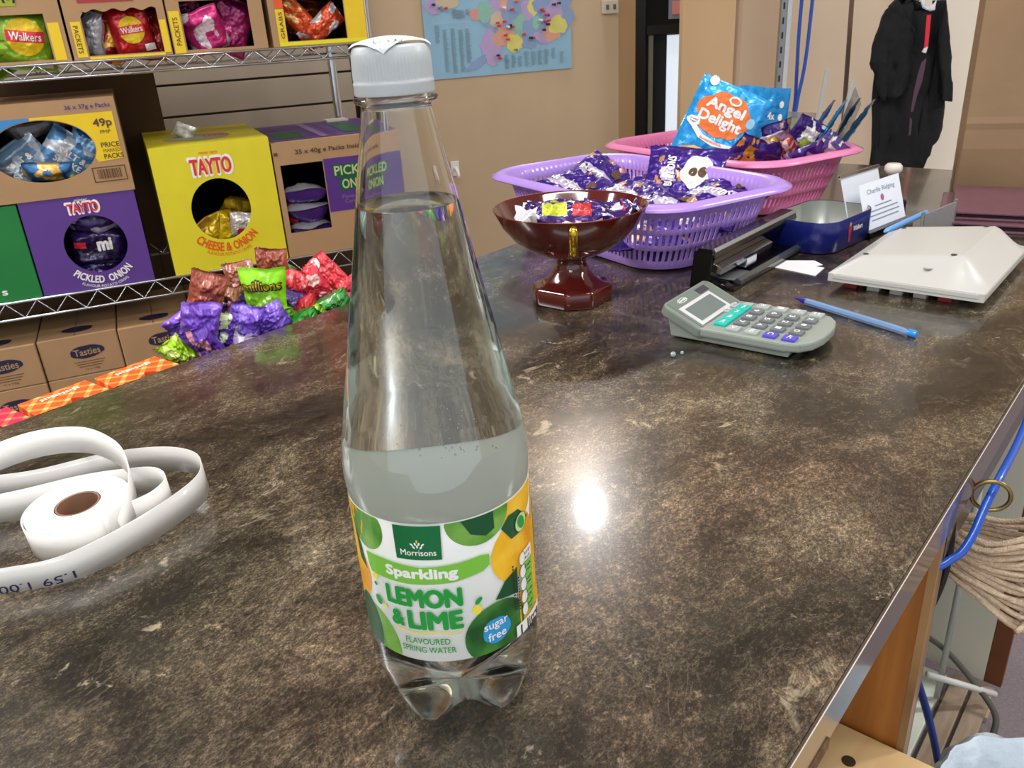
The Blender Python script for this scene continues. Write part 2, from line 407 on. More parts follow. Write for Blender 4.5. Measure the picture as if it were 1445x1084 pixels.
# ------------------------------------------------------------------ the setting
def wall(name, pts, z0, z1, m, t=.06):
    """wall standing on the segment pts[0]->pts[1], thickness away to the left of the direction"""
    a, b = Vector(pts[0]).to_2d(), Vector(pts[1]).to_2d(); d = (b - a).normalized(); nrm = Vector((-d.y, d.x)) * t
    o = prism(name, [a, b, b + nrm, a + nrm], z0, z1, m); return structure(o)
carpet = mat('grey_carpet', '857a80', .95, bump=(420, .8, .003), var=(160, .16))
fl = box('floor', (8.4, 8.6, .05), (.6, 2.0, FLOOR_Z - .05), carpet); structure(fl)
ce = box('ceiling', (8.4, 8.6, .05), (.6, 2.0, CEIL_Z), mat('white_ceiling', 'dedbd4', .9)); structure(ce)
wl = wall('wall_left', (K(-3.6, .66), K(.70, .66)), FLOOR_Z, CEIL_Z, mat('brown_backing', '4b3827', .8), .06)
slatm = mat('greige_slatboard', 'b5a896', .6, var=(5, .03))
for i in range(10):
    z = .0290 + .0865 * (i - 3)
    sl = box('slat', (1.36, .014, .0800), (0, 0, 0), slatm, None, bevel=.0012); sl.location = K(-.02, .652, z); sl.rotation_euler = (0, 0, RROT); sl.parent = wl
tr = box('trim_1', (.024, .03, 2.5), K(.684, .650, FLOOR_Z), mat('dark_brown_trim', '3a2a1d', .6), rot=(0, 0, RROT)); structure(tr)
wb = wall('wall_back', (K(.695, .68), K(1.642, .68)), FLOOR_Z, CEIL_Z, tan, .08)
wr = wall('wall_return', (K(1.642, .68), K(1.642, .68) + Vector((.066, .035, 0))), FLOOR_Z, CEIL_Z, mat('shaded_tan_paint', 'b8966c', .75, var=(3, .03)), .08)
# doorway with a black glazed door
dk = mat('dark_interior', '0c0b0a', .7)
X0 = .522
structure(box('door_1', (.24, .05, 2.45), (.64, 3.42, FLOOR_Z), dk))
D1 = bpy.data.objects['door_1']
def dpart(name, size, x, z, y, m, bevel=0.0):
    o = box(name, size, (x - .64, y - 3.42, z - FLOOR_Z), m, D1, bevel); return o
dpart('door_jamb', (.05, .10, 2.45), .545, FLOOR_Z, 3.31, mat('black_gloss_paint', '141312', .35), .002)
dpart('door_stile', (.018, .02, 1.155), .600, FLOOR_Z, 3.33, mat('grey_door_edge', '8f8b7e', .5), .002)
dpart('door_rail', (.15, .03, .032), .655, .235, 3.32, mat('black_gloss_paint', '141312', .35), .002)
dpart('daylight_pane', (.055, .006, 1.150), .690, FLOOR_Z, 3.33, mat('daylight_glass', 'd7e2ee', .4, emit=.75))
pz = dpart('notice', (.05, .004, .12), .690, .285, 3.325, mat('notice_grey', '8f8fa0', .5))
dpart('notice_print', (.032, .002, .045), .693, .300, 3.320, mat('notice_pink', 'dd8d83', .5))
structure(box('wall_ochre_column', (.172, .05, 2.54), (.627 + .086, 2.925, FLOOR_Z), tan2))
wall('wall_recess', ((.822, 2.90, 0), (1.03, 3.10, 0)), FLOOR_Z, CEIL_Z, pinkish, .05)
wall('wall_far', ((1.0, 3.10, 0), (1.60, 3.0, 0)), FLOOR_Z, CEIL_Z, mat('warm_wall_paint', 'e3cdb4', .75, var=(3, .04)), .05)
wall('wall_right', ((1.42, 2.95, 0), (4.6, 2.3, 0)), FLOOR_Z, CEIL_Z, cream, .05)
wall('wall_side', ((4.6, 2.35, 0), (4.6, -2.3, 0)), FLOOR_Z, CEIL_Z, tan, .05)
wall('wall_outer', ((-3.5, -2.3, 0), K(-3.3, .66)), FLOOR_Z, CEIL_Z, tan, .05)

# wall map
mp_ = thing('wall_map', 'large pale blue wall map of coloured counties stuck with pins on the tan wall', 'map', K(0, .676), RROT)
sheet = box('sheet', (.53, .002, .62), (1.185, 0, .150), mat('map_sea_blue', '93bfd8', .55), mp_)
sheet.rotation_euler = (0, math.radians(0), 0)
a = Art(flat_map, eps=.0007); a.up(); a.up()
mc = {k: ink('map_' + k, v) for k, v in dict(lilac='b9a3cf', pink='d99a92', teal='8fc2b0', salmon='dda68c', yellow='dfd777', slate='8ba3c9', beige='cfbda4', sea='84b1cd', grey='7f9aa6', border='b5d5e6').items()}
blobs = [('slate', 1.30, .33, .28, .14), ('lilac', 1.177, 0.358, 0.045, 0.054), ('pink', 1.099, 0.339, 0.037, 0.029), ('teal', 1.135, 0.343, 0.045, 0.05), ('salmon', 1.218, 0.369, 0.05, 0.037), ('lilac', 1.286, 0.342, 0.045, 0.062), ('yellow', 1.308, 0.352, 0.029, 0.045), ('teal', 1.255, 0.299, 0.045, 0.07), ('slate', 1.237, 0.348, 0.045, 0.05), ('slate', 1.346, 0.36, 0.066, 0.045), ('lilac', 1.387, 0.334, 0.05, 0.054), ('lilac', 1.148, 0.243, 0.062, 0.07), ('salmon', 1.199, 0.264, 0.07, 0.045), ('yellow', 1.235, 0.243, 0.05, 0.045), ('slate', 1.3, 0.276, 0.058, 0.066), ('lilac', 1.346, 0.259, 0.058, 0.037), ('salmon', 1.376, 0.268, 0.05, 0.045), ('yellow', 1.399, 0.291, 0.058, 0.045), ('teal', 1.318, 0.303, 0.025, 0.033), ('beige', 1.174, 0.317, 0.037, 0.041), ('slate', 1.095, 0.19, 0.07, 0.021), ('lilac', 1.154, 0.204, 0.045, 0.041), ('lilac', 0.958, 0.368, 0.05, 0.037), ('beige', 1.009, 0.378, 0.062, 0.029), ('slate', 1.289, 0.238, 0.045, 0.025),
         ('salmon', 1.30, .41, .06, .06), ('teal', 1.35, .45, .06, .07), ('lilac', 1.25, .44, .06, .07), ('yellow', 1.21, .42, .05, .06), ('pink', 1.28, .5, .07, .07), ('slate', 1.2, .53, .06, .07), ('teal', 1.15, .6, .08, .07), ('lilac', 1.22, .66, .08, .08), ('salmon', 1.0, .45, .09, .08), ('teal', .97, .5, .07, .05)]
for i, (c, x, z, w, h) in enumerate(blobs):
    a.ell(x, z, w * .62, h * .62, mc[c], rot=(.5 if c == 'slate' and w > .06 and h < .03 else 0), wob=.09, seed=i, n=30)
a.up()
for x, z0, z1 in [(0.952, 0.309, 0.255), (0.978, 0.297, 0.165), (1.005, 0.299, 0.159), (1.032, 0.294, 0.161), (1.056, 0.296, 0.19), (1.016, 0.355, 0.324), (1.03, 0.353, 0.323), (1.043, 0.352, 0.324), (1.061, 0.353, 0.335), (1.203, 0.208, 0.162), (1.228, 0.206, 0.163), (1.251, 0.201, 0.165), (1.277, 0.214, 0.164), (1.303, 0.212, 0.165), (1.326, 0.214, 0.165), (1.352, 0.216, 0.165), (1.379, 0.218, 0.182), (1.411, 0.205, 0.165)]:
    if x < 1.1: x += .012
    a.lines(x - .009, z0, x + .009, .0035, int((z0 - z1) / .0035), mc['grey'], .45, int(x * 1000))
a.rect(.935, .317, 1.07, .3178, mc['border'])
a.build('map_print', mp_)
pinc = {k: mat('pin_' + k, v, .35, coat=.4) for k, v in dict(red='d2303a', orange='e0662a', black='141418', green='2c9a55', white='e8e6e2').items()}
pins = [('red', 1.198, 0.312), ('red', 1.177, 0.3), ('red', 1.226, 0.294), ('red', 1.207, 0.257), ('red', 1.199, 0.271), ('red', 1.341, 0.336), ('red', 1.353, 0.325), ('red', 1.348, 0.305), ('red', 1.361, 0.307), ('red', 1.227, 0.347), ('orange', 1.245, 0.37), ('red', 1.174, 0.201), ('red', 1.266, 0.269), ('red', 1.301, 0.256), ('black', 1.218, 0.299), ('black', 1.357, 0.323), ('black', 1.342, 0.279), ('black', 1.292, 0.257), ('black', 1.401, 0.358), ('black', 0.955, 0.373), ('black', 1.168, 0.21), ('red', 0.996, 0.361), ('green', 0.976, 0.362), ('green', 1.234, 0.223), ('red', 1.337, 0.342), ('red', 1.173, 0.309), ('black', 1.358, 0.295), ('white', 1.331, 0.309), ('white', 1.199, 0.353), ('white', 1.209, 0.295), ('black', 1.382, 0.355)]
for i, (c, x, z) in enumerate(pins):
    p = lathe('map_pin', [(0, -.003), (.0035, -.003), (.0035, -.006), (.0022, -.008), (.0022, -.014), (.0045, -.017), (.0045, -.019), (0, -.020)], pinc[c], mp_, 8)
    p.rotation_euler = (-PI / 2, 0, 0); p.location = (x, 0, z); p.scale = (1, 1, 1)
# wall socket
t = thing('wall_socket', 'small cream twin socket on the tan wall right of the map', 'socket', K(1.604, .679, .316), RROT)
box('face_plate', (.062, .012, .042), (0, -.006, 0), mat('cream_plastic', 'cfc6b4', .45), t, .002)
for dx in (-.014, .014): box('switch', (.010, .006, .016), (dx, -.013, .013), mat('brown_switch', '6c5f50', .4), t, .001)

# ------------------------------------------------------------------ counter
ct = thing('shop_counter', 'long shop counter with a glossy brown stone-effect worktop', 'counter', (0, 0, 0), CROT)
w0, w1, u0, u1 = -.808, -.0905, -.42, 1.80      # local x = v, local y = u
top = box('worktop', (w1 - w0, u1 - u0, .030), ((w0 + w1) / 2, (u0 + u1) / 2, -.030), MATS['stone'], ct, .0016)
strip_m = mat('glossy_brown_edging', '4c3e35', .2, coat=.4, var=(9, .12))
box('edge_strip', (.0015, u1 - u0, .031), (w1 + .0008, (u0 + u1) / 2, -.0315), strip_m, ct)
box('edge_highlight', (.0006, u1 - u0, .0007), (w1 + .0016, (u0 + u1) / 2, -.0012), mat('laminate_edge_highlight', 'cfc6bb', .4), ct)  # thin pale line paints the highlight along the chipped laminate edge
box('front_edge_strip', (.0015, u1 - u0, .031), (w0 - .0008, (u0 + u1) / 2, -.0315), strip_m, ct)
box('chipped_edge', (.002, .09, .007), (w1 + .0015, .285, -.0345), mat('bare_chipboard', '6f5238', .9, bump=(300, 1, .004), var=(120, .5)), ct)
orange_w = m_wood('orange_brown_wood', '7a4416', 'a06427', (14, 1.2, 1.2), .38, .4)
pale_w = m_wood('pale_birch_ply', 'cfab78', 'dcc08f', (10, 1.5, 1), .5, .15)
crm = mat('cream_laminate', 'cbc9b8', .5, var=(4, .04)); brn = mat('brown_wood_edge', '6a3d1f', .45, var=(20, .12))
box('divider_panel', (.70, .018, .862), (-.448, .575, -.892), orange_w, ct, .001)
box('divider_edge', (.006, .019, .862), (-.0955, .575, -.892), m_wood('worn_wood_edge', '6a4a2c', '9c7a50', (1, 20, 2), .5, .1), ct)
box('under_dark_strip', (.018, 1.2, .034), (-.101, 1.175, -.066), black, ct, .001)  # black strip set back below the worktop edge
# open drawer of pale plywood with a finger hole
sh = box('pull_out_shelf', (.62, .62, .018), (-.25, .253, -.268), pale_w, ct, .001)
lathe('finger_hole', [(0, 0), (.0055, 0), (.0055, .0004), (0, .0004)], mat('hole_dark', '3a2612', .8), ct, 20, loc=(-.124, .528, -.2499))
box('second_divider', (.68, .018, .86), (-.468, 1.47, -.892), crm, ct, .001)
box('second_divider_edge', (.030, .019, .86), (-.113, 1.47, -.892), brn, ct, .002)
box('third_divider', (.66, .018, .86), (-.455, 1.60, -.892), brn, ct, .001)
box('customer_side_panel', (.018, u1 - u0 - .02, .888), (w0 + .012, (u0 + u1) / 2, -.920), orange_w, ct, .001)
box('display_ledge', (.15, .90, .012), (w0 - .077, .38, -.060), black_m, ct, .001)
ply = mat('white_floor_board', 'd8dcd0', .6, var=(6, .06))
box('floor_board', (.245, .55, .030), (-.3075, 1.16, FLOOR_Z), ply, ct, .002)
plank = m_wood('dusty_grey_plank', '8a7763', 'ab9984', (14, 1.5, 1), .7, 0)
pal = thing('slatted_duckboard', 'dusty wooden slatted board lying on the floor under the counter', 'duckboard', C(1.20, -.152, FLOOR_Z), CROT)
for i in (1, 2): box('slat', (.032, .50, .018), (-.046 + i * .038, 0, .012), plank, pal, .002)
for j in (-.2, .2): box('batten', (.08, .03, .012), (.010, j, 0), plank, pal, .001)

# ------------------------------------------------------------------ chrome wire rack
rk = thing('wire_rack', 'chrome wire shelving rack full of snack boxes by the slatted wall', 'shelving rack', K(0, 0, FLOOR_Z), RROT)
S0, S1, DP = -.86, .565, .44
for (x, y) in ((S1 - .01, .02), (S1 - .01, DP - .01), (S0 + .01, .02), (S0 + .01, DP - .01)):
    p = lathe('post', [(.0125 - (.0012 if i % 2 else 0), i * .0125) for i in range(0, 161)], chrome, rk, 14, loc=(x, y, 0))
def shelf(z, h):
    s_ = thing('x', '', '', (0, 0, 0)); s_.name = 'wire_shelf'
    for k in ('label', 'category'): del s_[k]
    s_.parent = rk; s_.location = (0, 0, z - FLOOR_Z)
    for nm, y in (('front_truss', 0), ('back_truss', DP)):
        for zz in (0, -h): tube('rail', [(S0, y, zz), (S1, y, zz)], .0030, chrome, s_, 8)
        pts = []; k = 0; x = S0
        while x < S1: pts.append((x, y, -.001 if k % 2 else -h + .001)); x += .031; k += 1
        tube('zigzag_wire', pts, .0021, chrome, s_, 6)
    for x in (S0, S1):
        for zz in (0, -h): tube('rail', [(x, 0, zz), (x, DP, zz)], .0030, chrome, s_, 8)
    bm = bmesh.new(); x = S0 + .02
    while x < S1:
        r = bmesh.ops.create_cube(bm, size=1, matrix=Matrix.Translation((x, DP / 2, .0012)) @ Matrix.Diagonal((.0026, DP, .0026, 1))); x += .024
    o = from_bm('deck_wires', bm, chrome, s_); o['kind'] = 'stuff'
    return s_
shelf(.2865, .028); shelf(-.1915, .038); shelf(-.590, .038)

# ------------------------------------------------------------------ cartons with windows
def ring_panel(name, w, h, hole, m, parent, t=.003, m2=None):
    """front panel in XZ, x -w/2..w/2, z 0..h, with a hole polygon; local front face at y=0"""
    cx = sum(p[0] for p in hole) / len(hole); cz = sum(p[1] for p in hole) / len(hole)
    angs = sorted([(math.atan2(p[1] - cz, p[0] - cx), p) for p in hole]); cor = [(-w / 2, 0), (w / 2, 0), (w / 2, h), (-w / 2, h)]
    def rim(a):
        dx, dz = math.cos(a), math.sin(a); t_ = 1e9
        if dx > 1e-9: t_ = min(t_, (w / 2 - cx) / dx)
        if dx < -1e-9: t_ = min(t_, (-w / 2 - cx) / dx)
        if dz > 1e-9: t_ = min(t_, (h - cz) / dz)
        if dz < -1e-9: t_ = min(t_, (0 - cz) / dz)
        return (cx + dx * t_, cz + dz * t_)
    inn = [(a, p, rim(a)) for a, p in angs]
    for c in cor:
        a = math.atan2(c[1] - cz, c[0] - cx)
        # inner point by interpolation
        k = next((i for i, q in enumerate(inn) if q[0] > a), 0); p0, p1 = inn[k - 1], inn[k]
        d = (p1[0] - p0[0]) % (2 * PI); f = ((a - p0[0]) % (2 * PI)) / d if d else 0
        inn.insert(k if k else len(inn) if a > inn[-1][0] else 0, (a, (p0[1][0] + (p1[1][0] - p0[1][0]) * f, p0[1][1] + (p1[1][1] - p0[1][1]) * f), c))
    n = len(inn); vs = []
    for y in (0, t):
        for a, p, q in inn: vs += [(p[0], y, p[1]), (q[0], y, q[1])]
    fs = []; mi = []
    for i in range(n):
        j = (i + 1) % n; A, B, C_, D = 2 * i, 2 * i + 1, 2 * j + 1, 2 * j; o = 2 * n
        fs += [(A, B, C_, D), (A + o, D + o, C_ + o, B + o), (A, D, D + o, A + o), (B, B + o, C_ + o, C_)]
    return from_py(name, vs, fs, [m], parent, False, recalc=True)
def carton(name, label, s0, s1, off, z0, h, d, mfront, hole=None, mside=None, inside=None, group=None, tilt=0, parts=True):
    w = s1 - s0; t = thing(name, label, 'box', K((s0 + s1) / 2, off, z0), RROT + tilt, group)
    mside = mside or card
    if hole is None:
        box('carton_body', (w, d, h), (0, d / 2, 0), mfront, t, .0015)
    else:
        ring_panel('front_panel', w, h, hole, mfront, t)
        bm = bmesh.new(); y0 = .003
        bmesh.ops.create_cube(bm, size=1, matrix=Matrix.Translation((0, (d + y0) / 2, h / 2)) @ Matrix.Diagonal((w, d - y0, h, 1)))
        bmesh.ops.delete(bm, geom=[f for f in bm.faces if f.calc_center_median().y < y0 + .001], context='FACES_ONLY')
        o = from_bm('carton_body', bm, [mside, inside or card_d], t, False)
        md = o.modifiers.new('s', 'SOLIDIFY'); md.thickness = .003; md.offset = -1; md.material_offset = 1; md.material_offset_rim = 0
    return t
def circ(cx, cz, r, rz=None, n=40): return [(cx + r * math.cos(2 * PI * i / n), cz + (rz or r) * math.sin(2 * PI * i / n)) for i in range(n)]
def rectp(x0, z0, x1, z1, n=8, wavy=0):
    P = []
    for i in range(n): P.append((x0 + (x1 - x0) * i / n, z0))
    for i in range(n): P.append((x1, z0 + (z1 - z0) * i / n))
    for i in range(n * (3 if wavy else 1)):
        k = i / (n * (3 if wavy else 1)); P.append((x1 + (x0 - x1) * k, z1 + (wavy * math.sin(k * PI * 8) if wavy and i else 0)))
    for i in range(n): P.append((x0, z1 + (z0 - z1) * i / n))
    return P

# --- packets: crisp bags
def crisp(name, label, loc, rot, w, h, t, base, base2, seed, logo=None, parent_group=None, patt=None, extra=None, back='c9c7c8', art=None, cat='crisp packet', soft=False, **kw):
    th = thing(name, label, cat, loc, 0, parent_group, rot=rot); th.rotation_mode = 'YXZ'; th.rotation_euler = rot
    ms = [soft_film('film_' + q, q) for q in (base, base2, back)] if soft else [foil('foil_' + base, base), foil('foil_' + base2, base2), foil('foil_' + back, back, .25, .6)] + (extra or [])
    if patt is None:
        def patt(x, y, s):
            if s < 0: return 2
            return 1 if noise.noise(Vector((x * 1.6, y * 1.6, seed))) > .12 else 0
    ob, fm = packet('bag', w, h, t, patt, ms, th, seed, **kw)
    if art:
        a_ = Art(fm, cut=(.005, .005), eps=.0006); art(a_); a_.build('bag_print', th)
    return th
def walkers_art(w, col):
    def f(a):
        a.ell(0, w * .05, w * .30, w * .30, I['yellow']); a.up(); a.rect(-w * .30, -w * .03, w * .30, w * .15, I['red']); a.up(); a.text('Walkers', 0, w * .06, w * .5, w * .13, I['white'], bold=.02)
        a.up(); a.rect(-w * .02 + .02, -w * .45, w * .22 + .02, -w * .30, I['white'])
    return f

# --- top shelf
ZT = .2885
# local hole coordinates: x - centre, z - ZT
def tcarton(label, s0, s1, hole, mf, art):
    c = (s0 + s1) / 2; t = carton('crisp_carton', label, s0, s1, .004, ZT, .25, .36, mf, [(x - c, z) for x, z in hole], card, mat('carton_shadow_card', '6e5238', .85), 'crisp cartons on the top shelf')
    a = Art(lambda x, y, l: (x - c, -l, y), eps=.0006); art(a); a.build('carton_print', t); return t
def art_green(a):
    a.rect(-.33, .108, -.155, .25, I['olive']); a.rect(-.108, .004, -.087, .075, I['yellow']); a.up(); a.text('32', -.165, .135, .042, .022, I['black'], rot=PI / 2, bold=.03)
tcarton('open cardboard carton with green print full of green crisp packets', -.335, -.079, rectp(-.32, .006, -.111, .092), card, art_green)
def art_red(a):
    a.rect(-.044, .108, .062, .25, I['darkred']); a.rect(-.066, .006, -.047, .074, I['yellow']); a.rect(.104, .006, .117, .07, I['yellow']); a.rect(-.044, .001, .104, .006, I['yellow']); a.up(); a.text('PACKETS', -.058, .04, .052, .009, I['brown'], rot=-PI / 2, bold=.02); a.text('32', .045, .125, .03, .015, I['brown'], rot=PI / 2)
tcarton('open cardboard carton with dark red print full of red crisp packets', -.074, .119, rectp(-.044, .008, .103, .093, wavy=.003), card, art_red)
def art_mag(a):
    a.rect(.150, .107, .30, .25, I['magenta']); a.rect(.125, .002, .147, .085, I['yellow']); a.up(); a.text('PACKETS', .136, .045, .055, .010, I['brown'], rot=PI / 2, bold=.02)
tcarton('open cardboard carton with magenta print full of pink crisp packets', .123, .322, rectp(.150, .007, .292, .103), card, art_mag)
def art_or(a):
    a.rect(.348, .002, .551, .010, I['tayyellow']); a.rect(.348, .010, .367, .078, I['yellow']); a.rect(.505, .010, .551, .25, I['yellow']); a.rect(.367, .112, .505, .25, I['orange']); a.rect(.348, .08, .367, .25, I['orange']); a.up(); a.text('GRABS', .358, .045, .055, .008, I['brown'], rot=PI / 2, bold=.02)
tcarton('open yellow and orange carton of orange crisp packets at shelf end', .334, .553, rectp(.367, .011, .504, .110), card, art_or)
GP = 'crisp packets in the top shelf cartons'
def tp(label, s, z, off, rx, ry, rz, w, h, t, b1, b2, seed, **kw):
    return crisp('crisp_packet', label, K(s, off, z), (rx, ry, rz + RROT), w, h, t, b1, b2, seed, parent_group=GP, **kw)
tp('lime green crisp packet with round yellow and red logo', -.158, ZT + .048, .045, .1, .12, .1, .11, .12, .045, '8fc02f', 'b6d957', 11, art=walkers_art(.12, 0))
tp('green crisp packet behind the one with the round logo', -.215, ZT + .05, .075, .2, -.5, -.1, .12, .13, .045, '6fa02a', '3f6d1e', 12)
tp('dark green crisp packet standing at carton right', -.125, ZT + .05, .085, .1, .3, .2, .06, .12, .04, '5a8e28', 'c79a5a', 13)
tp('white-backed lime crisp packet at the carton top left', -.255, ZT + .075, .05, .3, .9, .2, .10, .12, .04, 'a9d143', 'dfe8b0', 14)
tp('lime crisp packet lying at the bottom left of its carton', -.235, ZT + .025, .045, .9, .1, .2, .11, .09, .035, '9dcc3c', '7cb030', 15)
tp('bright red crisp packet with round yellow logo', .047, ZT + .050, .05, .05, -.1, .05, .085, .11, .04, 'c8202a', 'd0323a', 16, art=walkers_art(.09, 0))
tp('dark red crisp packet with golden crisps print', -.005, ZT + .045, .07, .2, .35, .1, .08, .11, .035, '8f1a20', 'd9a53a', 17)
tp('silver back of a crisp packet in the red carton', -.028, ZT + .045, .05, .1, .3, -.9, .045, .10, .03, 'b9b9c0', '9a9aa2', 18)
tp('deep red crisp packet at the right of the red carton', .088, ZT + .045, .08, 0, .1, .2, .06, .11, .03, '9c1c1c', 'b5301c', 19)
tp('pink and white crisp packet with yellow blobs', .195, ZT + .045, .04, .5, -.35, .1, .09, .10, .045, 'cf2f7c', 'f2dfe6', 20)
tp('magenta crisp packet behind the pink and white one', .255, ZT + .05, .07, .1, .4, .2, .09, .12, .035, 'a11d62', 'b8307a', 21)
tp('dark magenta crisp packet at left of its carton', .172, ZT + .07, .09, .1, -.2, 0, .07, .10, .03, '7a1450', '96205f', 22)
tp('orange crisp packet leaning in the yellow carton', .405, ZT + .06, .055, .2, -.75, .1, .055, .12, .03, 'e0592c', 'd8a35a', 23)
tp('orange and white crisp packet lying in the yellow carton', .455, ZT + .038, .045, .3, .9, .1, .055, .11, .035, 'd8502a', 'e8e2e0', 24)
tp('brown crisp packet deep in the yellow carton', .43, ZT + .05, .11, .1, .2, .1, .10, .10, .03, '5d2518', '8a3a20', 25)

# --- lower shelf
ZL = -.190
gr = mat('green_printed_card', '1c7a3a', .5); pu = mat('purple_printed_card', '5b3a8a', .5); ye = mat('yellow_printed_card', 'ddd02a', .5)
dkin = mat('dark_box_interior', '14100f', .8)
t = carton('green_carton', 'green crisp carton at the left end of the lower shelf', -.56, -.2575, 0.004, ZL, .205, .34, gr, None)
a = Art(flat_map, eps=.0006); a.text('s', .082, .022, .010, .010, I['white'], bold=.06); a.build('carton_print', t)
c = -.1385
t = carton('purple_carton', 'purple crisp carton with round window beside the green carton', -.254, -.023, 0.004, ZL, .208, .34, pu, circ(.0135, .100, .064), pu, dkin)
a = Art(flat_map, eps=.0006)
a.text('TAYTO', .006, .183, .066, .026, I['white'], bold=.09); a.up(); a.text('TAYTO', .006, .183, .060, .020, I['red'], bold=.05)
a.text('mister', .006, .200, .026, .006, I['white'])
a.text('PICKLED  ONION', 0, 0, .125, .016, I['white'], bold=.04, arc=(.0135, .100, .080, -1)); a.text('FLAVOUR POTATO CRISPS', 0, 0, .10, .006, I['white'], arc=(.0135, .1, .096, -1))
a.build('carton_print', t)
kw = dict(back='2a1a50')
crisp('crisp_packet', 'dark purple crisp packet in the purple carton window', K(-.120, .05, ZL + .085), (0, .1, RROT), .12, .09, .05, '281553', '1d0f3c', 31, parent_group='packets in the lower cartons', art=lambda a: (a.text('mi', .01, .008, .030, .026, I['white'], bold=.09, rot=.1), a.rect(-.055, .0, -.03, .015, I['red'])), **kw)
crisp('crisp_packet', 'dark purple crisp packet lying above another in purple carton', K(-.120, .055, ZL + .140), (.9, .1, RROT), .12, .07, .04, '2b1759', 'c7c2d0', 32, parent_group='packets in the lower cartons', **kw)
crisp('crisp_packet', 'dark purple crisp packet at the bottom of purple carton', K(-.125, .055, ZL + .030), (-.5, .05, RROT), .13, .06, .04, '241250', '1a0c38', 33, parent_group='packets in the lower cartons', **kw)
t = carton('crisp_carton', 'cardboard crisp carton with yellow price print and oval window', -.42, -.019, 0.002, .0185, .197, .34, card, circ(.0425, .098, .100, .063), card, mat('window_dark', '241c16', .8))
a = Art(lambda x, y, l: (x + .2195, -l, y - .0185), eps=.0006)     # art in (s, z)
ecx, ecz, erx, erz = -.177, .1165, .1015, .0645
def earc(a0, a1, n=20): return [(ecx + erx * math.cos(a0 + (a1 - a0) * i / n), ecz + erz * math.sin(a0 + (a1 - a0) * i / n)) for i in range(n + 1)]
a.poly([(-.187, .186)] + earc(math.radians(96), math.radians(-20), 22) + [(-.077, .085), (-.028, .088), (-.028, .186)], I['yellow'])
a.poly([(-.30, .186), (-.30, .15)] + [p for p in earc(math.radians(150), math.radians(97), 8)] + [(-.1885, .186)], I['blue'])
a.up(); a.text('36 x 37g e Packs', -.073, .199, .088, .011, I['purple'], bold=.02); a.text('49p', -.052, .163, .036, .020, I['brown'], bold=.04); a.text('PMP', -.050, .146, .020, .007, I['brown'], bold=.02)
a.text('PRICE', -.047, .119, .036, .010, I['brown'], bold=.03); a.text('MARKED', -.046, .107, .034, .007, I['brown']); a.text('PACKS', -.045, .095, .038, .010, I['brown'], bold=.03)
for x0, z0, x1, z1 in ((-.095, .042, -.028, .044), (-.095, .072, -.028, .074), (-.095, .042, -.093, .074), (-.030, .042, -.028, .074)): a.rect(x0, z0, x1, z1, I['brown'])
a.barcode(-.090, .045, -.033, .071, I['brown'], seed=4)
a.build('carton_print', t)
sp = dict(back='8fa6b8')
def saltart(a): a.text('SALT &', 0, .012, .06, .014, I['white'], bold=.05); a.text('SHAKE', 0, -.008, .06, .014, I['white'], bold=.05); a.ell(.03, -.03, .012, .01, I['yellow'])
crisp('crisp_packet', 'pale blue crisp packet with white lettering in oval window', K(-.135, .05, .095), (.2, .75, RROT), .12, .10, .05, '5f93c4', 'd5dfe8', 41, parent_group='packets in the lower cartons', art=saltart, **sp)
crisp('crisp_packet', 'bright blue crisp packet at the right of the oval window', K(-.098, .06, .105), (.1, .5, RROT), .08, .11, .05, '2c6cab', '7fb0da', 42, parent_group='packets in the lower cartons', **sp)
crisp('crisp_packet', 'silver blue crisp packet at left of oval window', K(-.225, .055, .09), (.2, -.5, RROT), .12, .10, .05, '6f8aa5', 'b9c6d2', 43, parent_group='packets in the lower cartons', art=saltart, **sp)
crisp('crisp_packet', 'blue crisp packet lying low in the oval window', K(-.185, .045, .072), (.8, .2, RROT), .10, .07, .04, '3e78b0', 'e3b75a', 44, parent_group='packets in the lower cartons', **sp)
crisp('crisp_packet', 'dark grey inner bag seen at the top of oval window', K(-.175, .09, .155), (1.0, .1, RROT), .16, .10, .05, '3c3c3e', '5a5a5c', 45, parent_group='packets in the lower cartons', **sp)

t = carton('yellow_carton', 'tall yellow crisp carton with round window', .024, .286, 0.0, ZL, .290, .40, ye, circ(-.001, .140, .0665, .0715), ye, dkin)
a = Art(flat_map, eps=.0006)
a.text('TAYTO', -.006, .240, .094, .042, I['white'], bold=.09); a.up(); a.text('TAYTO', -.006, .240, .088, .034, I['red'], bold=.05)
a.text('mister tayto', -.006, .270, .040, .008, I['orange'], bold=.01); a.text('CHEESE & ONION', 0, 0, .145, .020, I['orange'], bold=.04, arc=(-.001, .140, .088, -1)); a.text('FLAVOUR POTATO CRISPS', 0, 0, .105, .007, I['orange'], arc=(-.001, .14, .106, -1))
a.build('carton_print', t)
a = Art(top_map, eps=.0006); a.ell(-.01, .15, .075, .07, mat('torn_card_grey', 'a8a487', .7), wob=.05); a.text('TAYTO', .03, .16, .06, .05, I['red'], bold=.04); z = .2905
o = a.build('top_print', t); o.location = (0, 0, z - .0005)
crisp('wrapper_scrap', 'crumpled clear wrapper on top of the yellow carton', K(.118, .17, ZL + .305), (.4, .5, .3), .05, .04, .02, 'c9c9c2', 'e5e5e0', 50, cat='wrapper', nx=12, ny=12)
TP = dict(back='d8b518')
crisp('crisp_packet', 'yellow crisp packet standing edge-on in the round window', K(.160, .05, ZL + .085), (.1, .1, RROT + .9), .06, .09, .03, 'e5c51b', 'd9b416', 51, parent_group='packets in the lower cartons', **TP)
crisp('crisp_packet', 'yellow crisp packet low at left of the round window', K(.125, .06, ZL + .082), (.3, -.4, RROT), .08, .07, .04, 'd8b61c', 'b8852a', 52, parent_group='packets in the lower cartons', **TP)
